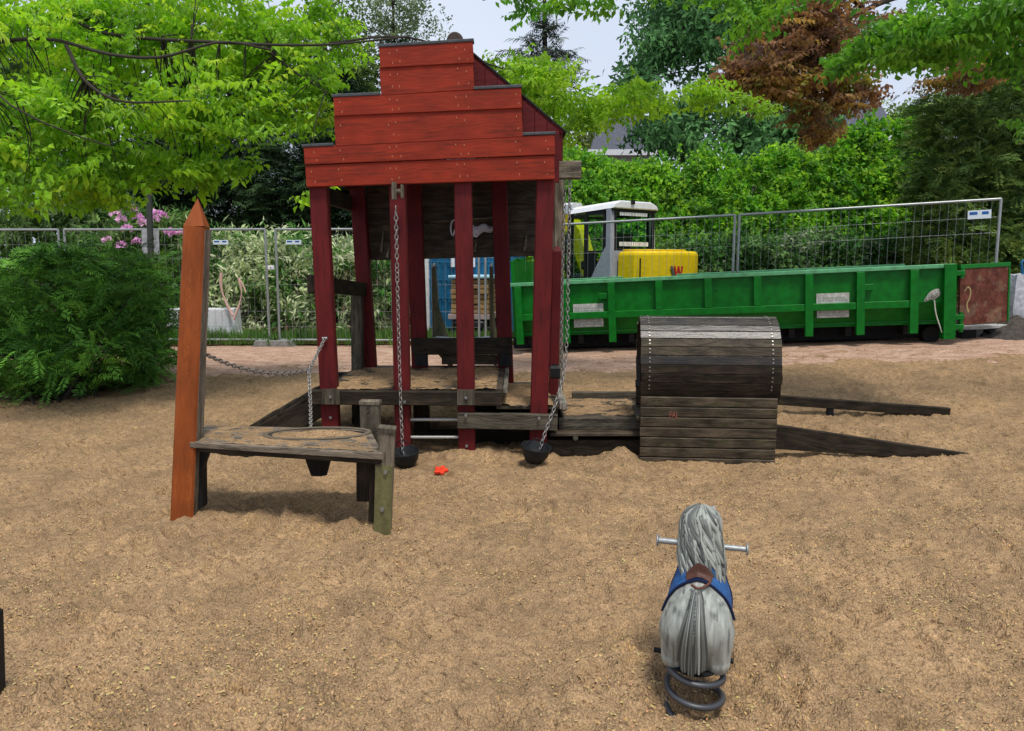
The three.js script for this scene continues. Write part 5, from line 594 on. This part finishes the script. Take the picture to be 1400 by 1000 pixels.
// variegated shrubs behind the fence on the left
[[285, 14.6, 'variegated cream and green shrub behind the pink strap', 60], [390, 14.7, 'variegated cream and green shrub behind the panel joint', 66], [500, 14.8, 'variegated cream and green shrub behind the playhouse left rail', 62]].forEach(([px, d, lab, w]) => shrub('variegated_shrub', lab, gp(px, d), [E(px, 340, w, 30, d, .6, 210), E(px - w * .4, 375, w * .7, 40, d - .1, .6, 170), E(px + w * .4, 385, w * .7, 40, d - .1, .6, 170), E(px, 430, w, 34, d - .1, .5, 150)], LG.shrub, [[0.052, 0.156, 0.024], [0.117, 0.26, 0.048], [0.416, 0.494, 0.24], [0.546, 0.598, 0.36], [0.065, 0.182, 0.03]], { per: 8, spread: .22, scale: [.8, 1.3], shell: .33, floor: .03 }, LMd, 'shrub', 'variegated shrubs along the fence'));
{ // rhododendron with its trusses of flowers
  const t = shrub('rhododendron', 'rhododendron in pink flower behind the sign post', gp(200, 14.2), [E(200, 330, 70, 40, 14.4, .6, 240), E(150, 350, 50, 40, 14.3, .5, 140), E(230, 380, 60, 50, 14.3, .6, 200), E(190, 305, 50, 22, 14.4, .4, 60)], LG.shrub, [[.04, .11, .02], [.07, .16, .03], [.13, .22, .05]], { per: 8, spread: .22, scale: [.9, 1.4], shell: .33, floor: .03 });
  const pk = new THREE.MeshPhysicalMaterial({ color: lin(.80, .42, .72), transmission: .25, thickness: 0, roughness: 1, side: THREE.DoubleSide }), pk2 = new THREE.MeshPhysicalMaterial({ color: lin(.85, .55, .75), transmission: .25, thickness: 0, roughness: 1, side: THREE.DoubleSide });
  [[158, 294], [172, 287], [180, 287], [166, 302], [188, 298], [174, 314], [196, 306], [213, 293], [222, 296], [212, 302], [232, 318], [238, 322], [248, 320], [188, 332], [166, 337], [148, 330]].forEach(([x, y], i) => { const q = rngOf(900 + i), c = W(x, y, 13.75), pos = []; for (let k = 0; k < 22; k++) { const d = rv(q); d.y = Math.abs(d.y) * .9 - .15; d.z = Math.abs(d.z) * .6 + d.z * .4; leafInto(pos, c.clone().addScaledVector(d, .045), d.normalize(), rv(q), .08, .07, .2); } part(t, 'flower_truss', geoOf(pos), i % 3 ? pk : pk2); });
}
// pale garden shrubs left, behind the fence
[[40, 15.5, 300, 'light green garden shrub behind the yew bush', 90], [120, 16.2, 280, 'light green garden shrub below the beech boughs', 70], [-60, 15.4, 310, 'light green garden shrub past the left fence end', 90]].forEach(([px, d, py, lab, w]) => shrub('garden_shrub', lab, gp(px, d), [E(px, py, w, 40, d, .8, 220), E(px, py + 60, w, 50, d, .8, 200), E(px, py + 120, w, 50, d, .7, 120)], LG.shrub, [[.05, .13, .02], [.1, .2, .04], [.16, .26, .07]], { per: 9, spread: .22, scale: [.9, 1.5], floor: .03 }, LM, 'shrub', 'garden shrubs behind the left fence'));
{ // ivy on the garden wall
  const d = 17, t = thing('ivy_wall', 'garden wall covered in bright green ivy behind the container', 'wall', V(4.5, gh(4.5, -d), -d)), top = px => 228 - 40 * ss(1050, 1190, px) + 10 * n2(px * .02, 4) + 6 * n2(px * .06, 1) - 20 * ss(760, 700, px), xs = []; for (let px = 690; px <= 1300; px += 20) xs.push(px); const pts = xs.map(px => { const p = W(px, top(px) + 14, d + .3); return [p.x, p.y]; }); pts.push([W(1300, 300, d + .3).x, 0], [W(690, 300, d + .3).x, 0]); part(t, 'wall', prism(pts, -d - .7, -d - .3), M.concrete);
  const bl = []; for (let px = 700; px <= 1270; px += 24) for (let py = top(px) + 4; py < 372; py += 24) bl.push(E(px + gF() * 7, py + gF() * 6, 24, 22, d - .1 + .14 * n2(px * .02, py * .02) + (py - 215) * -.004, .2, 56)); foliage(t, 'ivy_leaves', LG.ivy, LM, bl, [[0.0675, 0.228, 0.01], [0.121, 0.336, 0.012], [0.203, 0.432, 0.014], [0.284, 0.504, 0.02], [0.0675, 0.192, 0.015]], { per: 8, spread: .36, scale: [.55, 1.05], flat: 1, tilt: .4, face: 1, lift: 1.25 });
  const h = thing('low_hedge', 'low rounded green hedge between fence and ivy wall', 'hedge', V(5, gh(5, -14.6), -14.6)), hb = []; for (let px = 935; px <= 1270; px += 34) hb.push(E(px, 345 + 5 * n2(px * .03, 2), 34, 30, 15.2, .5, 100), E(px + 10, 392, 36, 30, 15, .5, 70)); foliage(h, 'foliage', LG.ivy, LMd, hb, [[.03, .10, .02], [.05, .15, .025], [.10, .20, .05], [.22, .28, .16]], { per: 8, spread: .3, scale: [.55, 1], shell: .33, floor: .03 }); const st = []; for (let px = 940; px < 1270; px += 22) { const b = gp(px, 15.1); st.push(tube([b, b.clone().add(V(.03, .4, 0)), b.clone().add(V(-.03, .9, .05))], s => .02 * (1 - .6 * s), 6, 4)); } part(h, 'stems', merge(st), MB.twig, 'stuff');
}
{ // rank grass along the foot of the left fence
  const bl = []; for (let px = -60; px < 700; px += 26) bl.push({ c: fa(px, 13.5).add(V(0, .02, 0)), r: [.25, .01, .3], n: 40 }); const t = thing('fence_grass', 'strip of rank grass along the foot of the left fence', 'grass', V(-4, 0, -13.5)); t.userData.kind = 'stuff'; foliage(t, 'grass_tufts', LG.grass, LM, bl, [[.08, .19, .02], [.12, .25, .03], [.05, .13, .015]], { per: 8, spread: .6, tilt: .12, scale: [.7, 1.4] });
}
{ const bl = []; for (let px = 130; px <= 600; px += 45) for (const py of [215, 270, 325]) bl.push(E(px + gF() * 8, py + gF() * 8 - 12 * Math.sin(px * .02), 44, 38, 17.6, .6, 170)); shrub('tall_yew_hedge', 'tall dark yew hedge behind the variegated shrubs', gp(365, 17.6), bl, LG.conifer, [[.012, .03, .01], [.02, .045, .014], [.035, .07, .02]], { per: 10, spread: .28, scale: [.45, .75], shell: .3, face: 2, floor: .03, every: 16 }, LMn, 'hedge'); }
{ const b = gp(28, 19), t = tree('slender_tree', 'slender grey trunked tree behind the light garden shrubs', b, 7, .22, [E(30, 100, 70, 60, 19, 1.2, 120)], LG.far, [[.05, .12, .02], [.08, .16, .03]], { per: 8, spread: .25 }); }
scene.traverse(o => { if (o.isMesh) { o.castShadow = true; o.receiveShadow = true; } delete o.userData.local; });
renderer.render(scene, camera);
